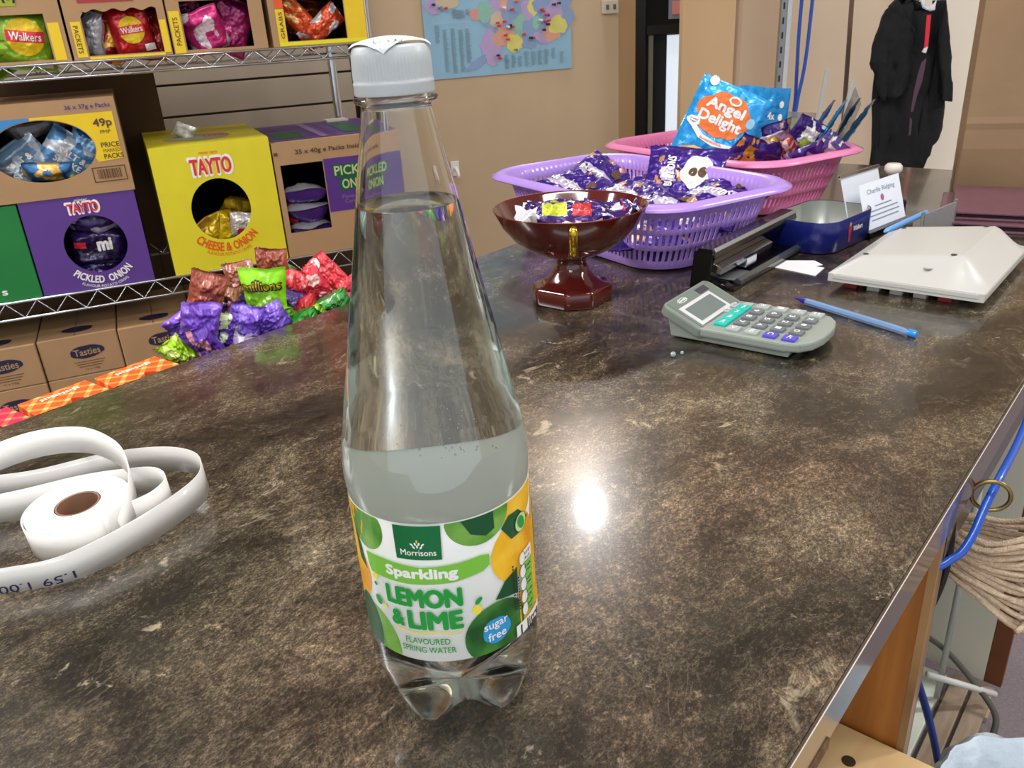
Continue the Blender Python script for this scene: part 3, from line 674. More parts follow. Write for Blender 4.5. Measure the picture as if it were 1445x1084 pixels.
crisp('crisp_packet', 'white and red crisp packet in the round window', K(.195, .04, ZL + .090), (.3, .2, RROT), .06, .07, .03, 'd9d3cf', 'cfc9c6', 53, parent_group='packets in the lower cartons', art=lambda a: a.ell(.0, -.012, .013, .013, I['red']), **TP)
crisp('crisp_packet', 'yellow crisp packet lying behind in the yellow carton', K(.20, .09, ZL + .115), (.8, .3, RROT), .09, .08, .04, 'b89a1c', '9a7a16', 54, parent_group='packets in the lower cartons', **TP)

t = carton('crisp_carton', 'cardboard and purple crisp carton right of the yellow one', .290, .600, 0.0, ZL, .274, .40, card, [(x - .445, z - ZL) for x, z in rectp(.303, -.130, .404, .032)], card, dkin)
a = Art(lambda x, y, l: (x - .445, -l, y - ZL), eps=.0006)
a.rect(.4055, -.092, .598, .036, I['purple']); a.up(); a.rect(.425, -.010, .545, .020, I['dkgreen']); a.rect(.438, -.043, .53, -.012, I['dkgreen']); a.up()
ltg = ink('pale_green', 'b9c48f'); a.text('PICKLED', .485, .005, .112, .022, ltg, bold=.03); a.text('ONION', .484, -.028, .080, .022, ltg, bold=.03)
a.text('Flavour Puffed', .48, -.058, .08, .009, ink('mauve', '8a70a5')); a.text('Corn Snacks', .48, -.070, .07, .009, ink('mauve', '8a70a5'))
a.text('35 x 40g e Packs Inside', .425, .058, .165, .013, I['brown'], bold=.03); a.rect(.292, .055, .301, .062, I['brown']); a.build('carton_print', t)
a = Art(top_map, eps=.0006); a.rect(-.150, .02, .150, .38, I['purple']); a.up(); a.rect(-.13, .05, -.06, .2, I['dkgreen']); a.rect(.04, .06, .10, .3, I['dkgreen']); a.rect(-.03, .03, -.01, .37, ink('mauve', '8a70a5')); o = a.build('top_print', t); o.location = (0, 0, .2745)
PP = dict(back='bdbdc2')
for i, (z, lab) in enumerate(((.152, 'topmost'), (.105, 'middle'), (.062, 'lowest'))):
    crisp('crisp_packet', '%s purple and silver crisp packet stacked in the cardboard window' % lab, K(.352, .055, ZL + z - .012), (1.15, .05 * i, RROT + .1 * i), .115, .10, .045, '4a2a80', 'c4c2c8', 61 + i, parent_group='packets in the lower cartons', patt=lambda x, y, s: (2 if y < -.25 else 1 if y < .02 else 0) if s > 0 else 2, art=lambda a: a.rect(-.05, .0, -.028, .02, I['red']), **PP)
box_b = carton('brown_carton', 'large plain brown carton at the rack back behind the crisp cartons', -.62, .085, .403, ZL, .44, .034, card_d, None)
sb = carton('small_box', 'small white and red box behind the purple carton', .50, .56, .34, ZL + .0, .28, .05, mat('white_card', 'd9d2c8', .6), None)
a = Art(flat_map); a.ell(0, .25, .02, .012, I['red']); a.build('carton_print', sb)

# --- cardboard biscuit cases on the bottom shelf
ZB = -.5865; bh = .0985; bw = .170
GB = 'brown biscuit cases on the bottom shelf'
proto = thing('biscuit_case', 'x', 'box', (0, 0, 0), RROT, GB)
box('carton_body', (bw - .003, .30, bh - .001), (0, .15, 0), card, proto, .002, seg=1)
a = Art(flat_map, eps=.0006)
nv = ink('case_navy', '2b2640')
a.ell(.012, .056, .037, .0155, nv, rot=.05, wob=.025, seed=4); a.up(); a.text('Tasties', .012, .056, .056, .016, ink('case_beige', 'b08f68'), bold=.02, rot=.03)
for i in range(3): a.rect(-.02 + i * .004, .032 - i * .006, .045 - i * .004, .0335 - i * .006, I['brown'])
a.text('12 x 150g', .015, .013, .03, .006, I['brown'])
o = a.build('case_print', proto)
a = Art(top_map, eps=.0006); a.ell(.0, .05, .034, .022, nv, wob=.03, seed=2); a.rect(-.005, 0, -.0035, .3, I['brown']); o = a.build('top_print', proto); o.location = (0, 0, bh - .001)
first = True
names_c = ['far left', 'second from left', 'third from left', 'fourth from left', 'fifth from left', 'right-hand']; names_r = {3: 'top row', 2: 'row under the top', 1: 'second lowest row'}
for r in (1, 2, 3):
    for cI in range(6):
        if r < 3 and cI > 3: continue
        s = -.5555 + cI * bw
        if first: o = proto; first = False
        else:
            o = proto.copy(); COL.objects.link(o)
            for ch in proto.children:
                d = ch.copy(); COL.objects.link(d); d.parent = o
        o.location = K(s, .004 * ((cI * 7 + r * 3) % 3), ZB + (r - 1) * bh + .0 - .0 + (0 if r else 0)); o.rotation_euler = (0, 0, RROT)
        o['label'] = 'brown biscuit case with navy oval, %s of the %s' % (names_c[cI], names_r[r])
# ------------------------------------------------------------------ the bottle
pet = mat('clear_plastic', 'fbfdfd', .02, trans=1.0, ior=1.5)
water = mat('sparkling_water', 'f2f9f7', .0, trans=1.0, ior=1.333)
bt = thing('water_bottle', 'tall clear one litre bottle of sparkling water with lemon and lime label', 'bottle', (-.03646, .33569, 0.0002), 0, rot=(0, math.radians(-.35), 0))
LOW_A = [(.0424, .034), (.0421, .026), (.0412, .018), (.0390, .0095), (.0355, .0035), (.0315, .0008), (.0275, .0000), (.0235, .0012), (.0185, .0060), (.0120, .0115), (.0060, .0140), (.0002, .0145)]
LOW_B = [(.0424, .034), (.0408, .0275), (.0385, .0225), (.0352, .0180), (.0315, .0152), (.0275, .0140), (.0235, .0134), (.0195, .0132), (.0150, .0134), (.0100, .0138), (.0055, .0143), (.0002, .0145)]
UP = [(.0423, .0480), (.0422, .0500), (.0422, .0700), (.0422, .1000), (.0422, .1240), (.0425, .1260), (.0429, .1300), (.0430, .1340), (.0428, .1385), (.0424, .1430), (.0418, .1475), (.0413, .1510), (.0405, .1545), (.0394, .1600), (.0380, .1675), (.0359, .1775), (.0334, .1900), (.0313, .2010), (.0290, .2120), (.0263, .2250), (.0240, .2370), (.0217, .2490), (.0200, .2580), (.0184, .2660), (.0168, .2735), (.0156, .2800), (.0146, .2850), (.0139, .2885), (.0136, .2905)]
def bottle_fn(sh):
    def fn(r, z, a, j):
        n = len(LOW_A)
        if j < n:
            w = (.5 + .5 * math.cos(5 * (a + math.radians(117)))) ** .85
            A, B = LOW_A[n - 1 - j], LOW_B[n - 1 - j]
            r2 = B[0] + (A[0] - B[0]) * w; z2 = B[1] + (A[1] - B[1]) * w
            r2 = max(r2 - sh * min(1, r2 / .01), .0001); z2 = z2 + sh * (1 if j < n - 4 else .5)
            return r2, z2
        return r, z
    return fn
low = [(0, 0)] * len(LOW_A)
out_p = low + UP
R_NECK = [(.0158, .2912), (.0164, .2918), (.0165, .2926), (.0158, .2932), (.0134, .2936), (.0134, .3095)]
sh = .0006
# shell: outer surface up, then inner surface down
inn_up = [(r - sh, z) for r, z in UP]
def shell_mesh():
    n = 160; vs, fs = [], []
    prof_o = out_p + R_NECK; prof_i = low + inn_up + [(.0128, .2936), (.0128, .3095)]
    fo, fi = bottle_fn(0), bottle_fn(sh)
    def add(prof, fn):
        o = len(vs); K_ = len(prof)
        for i in range(n):
            a = 2 * PI * i / n
            for j, (r, z) in enumerate(prof):
                r, z = fn(r, z, a, j); vs.append((r * math.cos(a), r * math.sin(a), z))
        return o, K_
    oo, ko = add(prof_o, fo); oi, ki = add(prof_i, fi)
    for i in range(n):
        i2 = (i + 1) % n
        for j in range(ko - 1): fs.append((oo + i * ko + j, oo + i2 * ko + j, oo + i2 * ko + j + 1, oo + i * ko + j + 1))
        for j in range(ki - 1): fs.append((oi + i * ki + j + 1, oi + i2 * ki + j + 1, oi + i2 * ki + j, oi + i * ki + j))
        fs.append((oo + i * ko + ko - 1, oo + i2 * ko + ko - 1, oi + i2 * ki + ki - 1, oi + i * ki + ki - 1))
    o1 = oo; fs.append(tuple(o1 + i * ko for i in range(n))[::-1]); fs.append(tuple(oi + i * ki for i in range(n)))
    fs = [f for f in fs if not (len(f) == 4 and .0498 < sum(vs[k][2] for k in f) / 4 < .1242 and min(vs[k][2] for k in f) > .0495)]      # the label closes this band
    me = bpy.data.meshes.new('bottle_body'); me.from_pydata(vs, [], fs); me.update(); return me
link_mesh('bottle_body', shell_mesh(), pet, bt, True)
ZW = .2525
wup = [p for p in UP if p[1] < ZW - .001]
def rad_at(z):
    for (r0, z0), (r1, z1) in zip(UP, UP[1:]):
        if z0 <= z <= z1: return r0 + (r1 - r0) * (z - z0) / (z1 - z0)
wprof = low + [(r - sh + .0002, z) for r, z in wup] + [(rad_at(ZW) - sh + .0002, ZW), (rad_at(ZW) - sh - .0012, ZW - .0006), (.0001, ZW - .0007)]
wat = lathe('water', wprof, water, bt, n=160, close=True, fn=bottle_fn(sh - .0002))
_b = bmesh.new(); _b.from_mesh(wat.data); bmesh.ops.delete(_b, geom=[f for f in _b.faces if .0498 < f.calc_center_median().z < .1242 and f.calc_center_median().xy.length > .035 and abs(f.normal.z) < .3], context='FACES_ONLY'); _b.to_mesh(wat.data); _b.free()
# bubbles clinging to the wall inside
bm = bmesh.new(); rb = random.Random(5)
for i in range(170):
    if i < 120: s_ = rb.gauss(.010, .0065); z_ = rb.uniform(.155, .208) - .3 * abs(s_ - .01)
    else: s_ = rb.uniform(-.015, .030); z_ = rb.uniform(.155, .245)
    az = math.radians(-83.8) + s_ / .036; r_ = (rad_at(z_) - sh - .0012)
    bmesh.ops.create_icosphere(bm, subdivisions=1, radius=rb.uniform(.00025, .0006), matrix=Matrix.Translation((r_ * math.cos(az), r_ * math.sin(az), z_)))
bub = from_bm('bubbles', bm, mat('gas_bubble', 'ffffff', .0, trans=1.0, ior=.75), bt, True); bub['kind'] = 'stuff'
# cap
capm = mat('frosted_white_cap', 'c3cacd', .42, sss=.3, coat=.1, trans=.15)
def ribs(r, z, a, j): return (r + (.00018 * math.cos(70 * a) if .2995 < z < .3085 else 0), z)
lathe('cap', [(.0001, .3118), (.0125, .3118), (.0140, .3114), (.0146, .3106), (.0149, .3090), (.0150, .3088), (.0151, .3050), (.0152, .3000), (.0152, .2992), (.0155, .2988), (.0156, .2980), (.0155, .2976), (.0156, .2950), (.0154, .2942), (.0146, .2940), (.0136, .2945), (.0136, .3090), (.0001, .3092)], capm, bt, n=280, close=False, fn=ribs)
# price sticker folded over the cap's edge
def stick(x, y, l):
    c_, s_ = math.cos(PI / 4), math.sin(PI / 4); X, Y = x * c_ - y * s_, x * s_ + y * c_; Y -= .001; X -= .001
    rr = math.hypot(X, Y); T = .3124 + l
    if rr < .0138: return (X, Y, T + .0022 * (1 - (rr / .0138) ** 2))
    q = rr - .0138; k = min(.0138 + q * .9, .0154) + l
    return (X / rr * k, Y / rr * k, T - q * .75)
a = Art(stick, cut=(.0012, .0012), eps=.0001); a.rect(-.0125, -.0125, .0125, .0125, paper('sticker', 'eef3fa')); a.up(); a.up()
a.ring(-.0052, -.0098, .0016, .0012, .00035, I['navy'], rot=.8); a.ring(-.0030, -.0112, .0013, .0010, .00035, I['navy'], rot=.8); a.ring(-.0090, -.0058, .0017, .0012, .00035, I['navy'], rot=.8, a1=4.4)
a.build('price_sticker', bt)
# wrap-round label
Rl = .0424; AZ0 = math.radians(-83.8)
def lab(x, y, l):
    a_ = AZ0 + x / .0424; r = Rl + l; return (r * math.cos(a_), r * math.sin(a_), y)
labm = mat('white_label_film', 'fbfcfa', .35, coat=.2)
_nt = labm.node_tree; _tr = _nt.nodes.new('ShaderNodeBsdfTranslucent'); _tr.inputs[0].default_value = lin('e8f2e6'); _mx = _nt.nodes.new('ShaderNodeMixShader'); _mx.inputs[0].default_value = .24
_nt.links.new(_nt.nodes['Principled BSDF'].outputs[0], _mx.inputs[1]); _nt.links.new(_tr.outputs[0], _mx.inputs[2]); _nt.links.new(_mx.outputs[0], _nt.nodes['Material Output'].inputs['Surface'])
lathe('label', [(Rl - .0002, .0494), (Rl, .0497), (Rl, .1243), (Rl - .0002, .1246)], labm, bt, n=160, close=False)
L_ = {k: ink('label_' + k, v) for k, v in dict(dk='0a6a38', band='7cc142', txt='1f9a3c', dleaf='14502c', lime1='6fae3e', lime2='4e8f2f', lemon='f3c11d', lemond='e0a012', drop='efe04a', blue='2f97d2', green='2a6b35').items()}
def m_fruit(name, c1, c2, c3):
    m = bpy.data.materials.new(name); m.use_nodes = True; nt = m.node_tree; b = nt.nodes['Principled BSDF']; b.inputs['Roughness'].default_value = .4
    tc = nt.nodes.new('ShaderNodeTexCoord'); n = nt.nodes.new('ShaderNodeTexNoise'); n.inputs['Scale'].default_value = 55; n.inputs['Detail'].default_value = 5; nt.links.new(tc.outputs['Object'], n.inputs[0])
    r = nt.nodes.new('ShaderNodeValToRGB'); r.color_ramp.elements[0].position = .35; r.color_ramp.elements[0].color = lin(c1); r.color_ramp.elements[1].position = .68; r.color_ramp.elements[1].color = lin(c3); e = r.color_ramp.elements.new(.5); e.color = lin(c2)
    nt.links.new(n.outputs['Fac'], r.inputs[0]); nt.links.new(r.outputs[0], b.inputs['Base Color']); return m
limef = m_fruit('lime_print', '3f7d2c', '5d9a38', '86b552'); limed = m_fruit('dark_lime_print', '1f4f22', '2f6a2b', '4c8a3a'); lemf = m_fruit('lemon_print', 'e39c10', 'f2b81c', 'f8cc3c')
a = Art(lab, cut=(.0035, None), eps=.00012)
mm = .001
def clipellipse(cx, cz, rx, rz, m, z0=.0497, z1=.1243, n=36):
    a.poly([(cx + rx * math.cos(2 * PI * i / n), min(z1, max(z0, cz + rz * math.sin(2 * PI * i / n)))) for i in range(n)], m)
# left fruit
clipellipse(-.052, .127, .011, .022, lemf); clipellipse(-.060, .088, .018, .018, lemf)
clipellipse(-.0415, .1175, .0125, .0125, limef)
clipellipse(-.044, .052, .0165, .021, limef); a.up()
clipellipse(-.049, .058, .010, .018, L_['dleaf']); a.poly([(-.052, .112), (-.047, .104), (-.044, .092), (-.050, .095)], L_['dleaf'])
# right fruit
a.up(); clipellipse(.036, .098, .0165, .0165, lemf); clipellipse(.040, .122, .015, .012, lemf); clipellipse(.062, .075, .013, .040, lemf)
a.up(); clipellipse(.0155, .1235, .0155, .0135, limef); a.up(); a.poly([(.007, .1243), (.011, .1165), (.018, .1135), (.0225, .1155), (.0225, .1243)], L_['dleaf'])
a.poly([(.026, .1130), (.031, .1175), (.038, .1170), (.047, .1085), (.040, .1045), (.032, .1045)], L_['dleaf'])
a.poly([(.020, .0775), (.026, .0850), (.0345, .0880), (.034, .0740)], L_['dleaf'])
a.up(); clipellipse(.0205, .0595, .0168, .0168, limed); a.poly([(.034, .0497), (.0345, .0735), (.060, .060), (.060, .0497)], lemf)
a.up(); a.ell(.0195, .0610, .0075, .0070, L_['blue'], wob=.03, seed=3); a.ell(.0395, .1095, .0048, .0048, ink('seal_green', 'cfe39a')); a.up(); a.ell(.0395, .1095, .0026, .0038, L_['txt'], rot=.5); a.ring(.0395, .1095, .0046, .0046, .0003, L_['dk'])
a.text('sugar', .0193, .0637, .0125, .0042, I['white'], bold=.02, rot=.05); a.text('free', .0193, .0585, .0095, .0045, I['white'], bold=.02, rot=.05)
# shop emblem square, band and words
a.up(); a.poly([(-.0223, .1243), (-.0015, .1243), (-.0022, .1070), (-.0222, .1070)], L_['dk']); a.up()
a.text('Morrisons', -.0121, .1108, .0155, .0030, I['white'], bold=.02)
for dx, dz, rot in ((0, 0, 0), (-.0016, -.0004, .6), (.0016, -.0004, -.6), (-.0008, .0013, .3), (.0008, .0013, -.3), (0, .0026, 0), (-.0024, .0010, .9), (.0024, .0010, -.9)):
    a.ell(-.0121 + dx, .1140 + dz, .0004, .0009, I['yellow'] if dz > .002 else I['white'], rot=rot, n=10)
a.poly([(-.0405, .1045), (-.030, .1048), (-.012, .1030), (.004, .1040), (.0145, .1050), (.0185, .1040), (.0182, .0985), (.0150, .0965), (.002, .0945), (-.018, .0938), (-.0385, .0942), (-.0398, .0970)], L_['band']); a.up()
a.text('Sparkling', -.0125, .0990, .0320, .0064, I['white'], bold=.07)
a.text('LEMON', -.0130, .0862, .0340, .0092, L_['txt'], bold=.085); a.text('&', -.0260, .0737, .0058, .0080, L_['txt'], bold=.07); a.text('LIME', -.0085, .0740, .0238, .0092, L_['txt'], bold=.085)
a.text('FLAVOURED', -.0130, .0622, .0205, .0033, L_['txt'], bold=.015); a.text('SPRING WATER', -.0130, .0573, .0250, .0033, L_['txt'], bold=.015)
n_ = 24; w_ = [(-.0280 + .031 * i / n_, .0666 + .0006 * math.sin(i / n_ * 13)) for i in range(n_ + 1)]
a.raw([p for q in w_ for p in (q, (q[0], q[1] + .0007))], [(2 * i, 2 * i + 2, 2 * i + 3, 2 * i + 1) for i in range(n_)], L_['drop'])
for x, z, rx, rz, ro, c_ in ((-.0365, .0925, .0022, .0016, .5, 'drop'), (-.0368, .0882, .0011, .0011, 0, 'txt'), (-.0362, .0795, .0019, .0028, .3, 'txt'), (-.0325, .0775, .0011, .0011, 0, 'drop'), (.0115, .0815, .0022, .0012, .8, 'txt'), (.0105, .0768, .0022, .0026, 0, 'drop')):
    a.ell(x, z, rx, rz, L_[c_], rot=ro, n=14)
# nutrition column, small print, volume
for k in range(5):
    z = .0905 - k * .0072
    a.ell(.0378, z, .0026, .0036, I['white'], n=16); a.rect(.0385, z - .0034, .0470, z + .0034, I['white'] if k == 0 else L_['band'])
a.up()
for k in range(5):
    z = .0905 - k * .0072
    a.text(['typ', 'Fat', 'Sat', 'Sug', 'Salt'][k], .0425, z + .001, .006, .0018, I['black']); a.text(['kJ', '0g', '0g', '0g', '0g'][k], .0425, z - .0018, .004, .0016, I['black']); a.ring(.0378, z, .0024, .0034, .0002, L_['dk'], n=14)
for k in range(3): a.lines(.0300 + k * .0016, .0900 - k * .004, .0311 + k * .0016, .0016, 16 - k * 2, I['black'], .6, seed=k)
a.rect(.030, .0475 + .0025, .052, .0565, I['white']); a.up(); a.text('1 litre', .0420, .0528, .0180, .0052, I['black'], bold=.03)
a.barcode(.070, .065, .095, .105, I['black'], I['white'], seed=6)
for k in range(10): a.rect(-.10 + 0, .060 + k * .0055, -.066 - (k % 3) * .003, .0612 + k * .0055, I['grey'])
a.build('label_print', bt)

# ------------------------------------------------------------------ roll of price labels with its loose loops
rl = thing('label_roll', 'roll of white labels on a brown core with the strip loosely uncoiled', 'label roll', (-.309, .500, .0005), 0, rot=(math.radians(3), math.radians(-2), 0))
wp = mat('white_label_paper', 'dedcd8', .5, coat=.1, var=(60, .02)); bk = mat('greyish_backing_paper', 'c9c8c5', .35, coat=.3, alpha=1)
lathe('core', [(.0135, 0), (.0135, .023), (.0125, .023), (.0125, 0), (.0135, 0)], mat('brown_core', '8d6650', .8), rl, 40, close=False)
lathe('wound_labels', [(.0142 , .0), (.0142, .0232)] + [(.0142 + .0175 * i / 12, .0232 - (.0006 if i % 2 else 0)) for i in range(1, 13)] + [(.0320, .0228), (.0320, 0), (.0142, 0)], wp, rl, 72, close=False)
wind = [(.0333 * math.cos(t_), .0333 * math.sin(t_), 0) for t_ in [math.radians(q) for q in range(-40, -290, -8)]]
outer = smooth_path([(.0333 * math.cos(math.radians(-40)), .0333 * math.sin(math.radians(-40)), .0), (.030, -.008, .0), (.046, .006, .0005), (.050, .022, .001), (.038, .036, .001), (.016, .038, .001), (-.015, .034, .001), (-.060, .020, .001), (-.12, .012, .001)], 8)
ribbon('loose_strip', [tuple(p) for p in outer], .0225, wp, rl)
ribbon('outer_winding', wind, .0228, wp, rl)
loop = smooth_path([(-.15, -.040, .0), (-.06, -.062, 0), (-.015, -.060, .0), (.016, -.052, .0), (.046, -.022, .0), (.067, .012, 0), (.070, .034, 0), (.058, .056, 0), (.030, .068, 0), (-.010, .066, 0), (-.06, .050, 0), (-.12, .046, .002)], 8)
ribbon('outer_loop', [tuple(p) for p in loop], .0215, bk, rl)
arch = smooth_path([(-.16, .020, .006), (-.11, .048, .014), (-.065, .066, .022), (-.022, .062, .026), (.012, .040, .026), (.030, .018, .022), (.036, -.002, .012), (.034, -.020, .001)], 8)
dr = [Vector((0, .35 * (1 - i / len(arch)), 1)) for i in range(len(arch))]
ribbon('arching_strip', [tuple(p) for p in arch], .020, wp, rl, dirs=dr)
# handwritten prices on the outer loop
seg = [p for p in loop]; cum = [0]
for p, q in zip(seg, seg[1:]): cum.append(cum[-1] + (q - p).length)
def on_loop(x, y, l):
    d = min(max(x, 0), cum[-1] - 1e-5); k = max(i for i, c in enumerate(cum) if c <= d); f = (d - cum[k]) / (cum[k + 1] - cum[k]); p = seg[k].lerp(seg[k + 1], f)
    tt = (seg[k + 1] - seg[k]).normalized(); nn = Vector((tt.y, -tt.x, 0)); q = p + nn * (.0004 + l); return (q.x, q.y, y)
a = Art(on_loop, cut=(.003, None), eps=.0002)
for x, s_ in ((.085, '2.00'), (.112, '1.00'), (.137, '1.00'), (.162, '1.59')): a.text(s_, x, .006, .018, .0055, I['navy'], rot=PI)
a.build('handwriting', rl); rl.scale = (1.08, 1.08, 1.05)

# ------------------------------------------------------------------ footed bowl of sweets
maroon = mat('maroon_glaze', '551713', .10, coat=1.0, var=(6, .08)); gold = mat('gold_lustre', 'c9a23c', .22, metal=1.0, bump=(120, .4, .002))
bw_ = thing('footed_bowl', 'glossy maroon footed bowl with gold rim and small gold handles', 'bowl', (.0805, .960, 0), math.radians(5))
def sq(r, z, a, j):
    if z >= .0505: return r, z
    k = 1 if z < .026 else max(0, 1 - (z - .026) / .022)      # square below, round above
    c_, s_ = abs(math.cos(a)), abs(math.sin(a)); rs = min(1 / max(c_, s_), 1.24 / (c_ + s_) * 1.06); return r * (1 + (rs - 1) * k), z
lathe('foot', [(.0, 0), (.045, 0), (.047, .002), (.047, .0175), (.0455, .0205), (.043, .0215), (.037, .0225), (.031, .027), (.0245, .034), (.020, .041), (.0180, .047), (.0185, .053), (.023, .0565), (0, .0565)], maroon, bw_, 96, close=False, fn=sq)
lathe('dish', [(0, .0545), (.018, .0545), (.032, .0575), (.050, .066), (.068, .079), (.082, .096), (.0895, .112), (.0905, .1145), (.0893, .1150), (.087, .1125), (.079, .098), (.065, .083), (.048, .071), (.030, .063), (.012, .060), (0, .060)], maroon, bw_, 96, close=False)
lathe('gilt_rim', [(.0901, .1140), (.0907, .1145), (.0900, .1152), (.0894, .1150)], mat('bronze_lustre', '8a4a2c', .2, metal=.6), bw_, 96, close=False)
for az in (-98, 75):
    q = math.radians(az); h_ = tube('handle', smooth_path([(.0870, 0, .1070), (.0935, 0, .1060), (.0920, 0, .0950), (.0880, 0, .0860), (.0840, 0, .0790), (.0790, 0, .0800)], 6), .0055, gold, bw_, 10); h_.rotation_euler = (0, 0, q)
def sweet_bar(label, x, y, z, rot, seed, c1='3c1c70', c2='e6e6ec', c3='c7d43a', c4='d33a3e', w=.040, h=.125, group='wrapped sweets in the footed bowl'):
    def patt(u_, v_, s):
        if abs(v_) > .60: return 1 if v_ < 0 or noise.noise(Vector((u_ * 3, v_ * 3, seed))) > .15 else 0
        if -.5 < v_ < -.05 and abs(u_) < .45: return 3
        if .05 < v_ < .40 and abs(u_) < .45: return 4
        return 0 if noise.noise(Vector((u_ * 3, v_ * 4, seed))) > -.35 else 1
    return crisp('wrapped_sweet', label, (x, y, z), rot, w, h, .018, c1, c2, seed, parent_group=group, patt=patt, extra=[foil('foil_' + c3, c3), foil('foil_' + c4, c4)], cat='sweet', twist=True, seal=.2, back=c1, nx=22, ny=40, crink=.0022)
bx, by = .0805, .960
sweet_bar('purple and white wrapped sweet lying nearest in the footed bowl', bx - .002, by - .018, .108, (-.95, PI / 2, -.06), 71)
sweet_bar('purple sweet with yellow and red print, second in the bowl', bx + .008, by + .004, .106, (-1.2, PI / 2 + .15, .1), 72)
sweet_bar('dark purple sweet leaning at the left of the bowl', bx - .040, by + .008, .101, (-1.15, .5, .2), 73, c3='5a3a90', c4='2a1455', h=.07)
sweet_bar('purple and white sweet at the right of the bowl', bx + .052, by + .010, .100, (-1.1, 1.1, -.4), 74, c3='5a3a90', h=.07)
sweet_bar('silver ended sweet at the back of the bowl', bx + .00, by + .038, .098, (-1.1, PI / 2 - .3, .2), 75, c1='5a3a90', c3='e6e6ec', h=.08)

# ------------------------------------------------------------------ slotted plastic baskets
def basket(name, label, loc, rz, W, D, H, m, rc=.075, ncol=122):
    t = thing(name, label, 'basket', loc, rz)
    def rrect(w, d, r, n):
        pts = []; segs = [('l', (w / 2 - r, -d / 2), (w / 2 - r, 0)), ]
        P = []
        def arc(cx, cy, a0):
            for i in range(13): q = a0 + PI / 2 * i / 12; P.append((cx + r * math.cos(q), cy + r * math.sin(q)))
        arc(w / 2 - r, d / 2 - r, 0); arc(-w / 2 + r, d / 2 - r, PI / 2); arc(-w / 2 + r, -d / 2 + r, PI); arc(w / 2 - r, -d / 2 + r, 1.5 * PI)
        # resample by arc length
        L = [0]
        for i in range(len(P)): a_, b_ = P[i], P[(i + 1) % len(P)]; L.append(L[-1] + math.hypot(b_[0] - a_[0], b_[1] - a_[1]))
        out = []; k = 0
        for i in range(n):
            d_ = L[-1] * i / n
            while L[k + 1] < d_: k += 1
            f = (d_ - L[k]) / (L[k + 1] - L[k] + 1e-12); a_, b_ = P[k], P[(k + 1) % len(P)]; out.append((a_[0] + (b_[0] - a_[0]) * f, a_[1] + (b_[1] - a_[1]) * f))
        return out
    n = ncol * 2
    lo = rrect(W - .110, D - .100, rc * .75, n); hi = rrect(W - .040, D - .040, rc * .95, n); rim = rrect(W, D, rc, n); rim1 = rrect(W - .016, D - .016, rc, n)
    zs = [.004, .014, .029, .035, .050, .056, .071, H - .004]
    zs = [z * H / .090 if k < 7 else z for k, z in enumerate(zs)]
    rings = []
    b0 = [(x * .93, y * .93, .0045) for x, y in lo]; rings.append(b0)
    for z in zs:
        k = (z / H) ** .85; rings.append([(a_[0] + (b_[0] - a_[0]) * k, a_[1] + (b_[1] - a_[1]) * k, z) for a_, b_ in zip(lo, hi)])
    rings.append([(a_[0] * .55 + b_[0] * .45, a_[1] * .55 + b_[1] * .45, H + .0005) for a_, b_ in zip(hi, rim1)])
    rings.append([(x, y, H - .0005) for x, y in rim1]); rings.append([(x, y, H - .006) for x, y in rim])
    bm = bmesh.new(); V = [[bm.verts.new(p) for p in r] for r in rings]
    for j in range(len(rings) - 1):
        for i in range(n):
            if j in (2, 4, 6) and i % 2 == 0 and (i // 2) % 1 == 0: continue
            bm.faces.new((V[j][i], V[j][(i + 1) % n], V[j + 1][(i + 1) % n], V[j + 1][i]))
    bm.faces.new(V[0][::-1])
    o = from_bm('basket_body', bm, m, t, True, recalc=True)
    md = o.modifiers.new('s', 'SOLIDIFY'); md.thickness = .0022; md.offset = 0
    o.data.set_sharp_from_angle(angle=math.radians(60))
    for sx in (-1, 1): box('foot_rib', (.10, .004, .0045), (0, sx * (D - .12) / 2 * .8, 0), m, t)
    for sx in (-1, 1):
        hdl = box('grip_slot', (.006, .022, .0012), (sx * (W / 2 - .013), 0, H - .0006), mat('slot_dark', '4a2f6a', .6), t)
    return t
lil = mat('lilac_plastic', 'b48fe6', .32, coat=.35, sss=.12, var=(3, .03)); pnk = mat('pink_plastic', 'ef86b8', .32, coat=.35, sss=.12, var=(3, .03))
PB = (.192, 1.220); PA = math.radians(-60)
basket('lilac_basket', 'lilac slotted plastic basket holding purple sweet bags', (PB[0], PB[1], .0), PA, .440, .280, .098, lil)
KB = (.405, 1.492); KA = math.radians(-60)
basket('pink_basket', 'pink slotted plastic basket behind the lilac one', (KB[0], KB[1], 0), KA, .432, .282, .095, pnk)

GPB = 'purple sweet bags in the lilac basket'
def choc(label, x, y, z, rot, seed, w=.105, h=.135, t=.02, big=False):
    def patt(u_, v_, s):
        if s < 0: return 0
        q = noise.noise(Vector((u_ * 2.6, v_ * 2.2, seed * 1.7)))
        if abs(v_) > .84: return 0
        if abs(v_ + .05) < .22 and abs(u_) < .8 and q > -.2: return 1
        return 3 if q < -.38 else 0
    def art(a):
        if big:
            a.ell(.02, .0, .026, .032, I['white'], wob=.03); a.up(); a.ell(.013, .004, .007, .010, I['brown']); a.ell(.028, .004, .007, .010, I['brown'])
            a.text('BUTTONS', -.022, 0, .055, .012, I['white'], rot=PI / 2, bold=.05)
        else: a.text('BUTTONS', 0, -.004, .07, .014, I['white'], bold=.05); a.ell(.02, .028, .009, .009, I['brown'])
    return crisp('sweet_bag', label, (x - .004, y - .030, z - .010), rot, w, h, t, '3b1a86', 'cfc3de', seed, parent_group=GPB, patt=patt, extra=[foil('foil_d79a72', 'd79a72')], cat='sweet bag', back='3b1a86', art=art, crink=.003)
choc('purple sweet bag with two brown dots standing at the basket back', .285, 1.290, .094, (-.85, .1, -.25), 81, .12, .11, big=True)
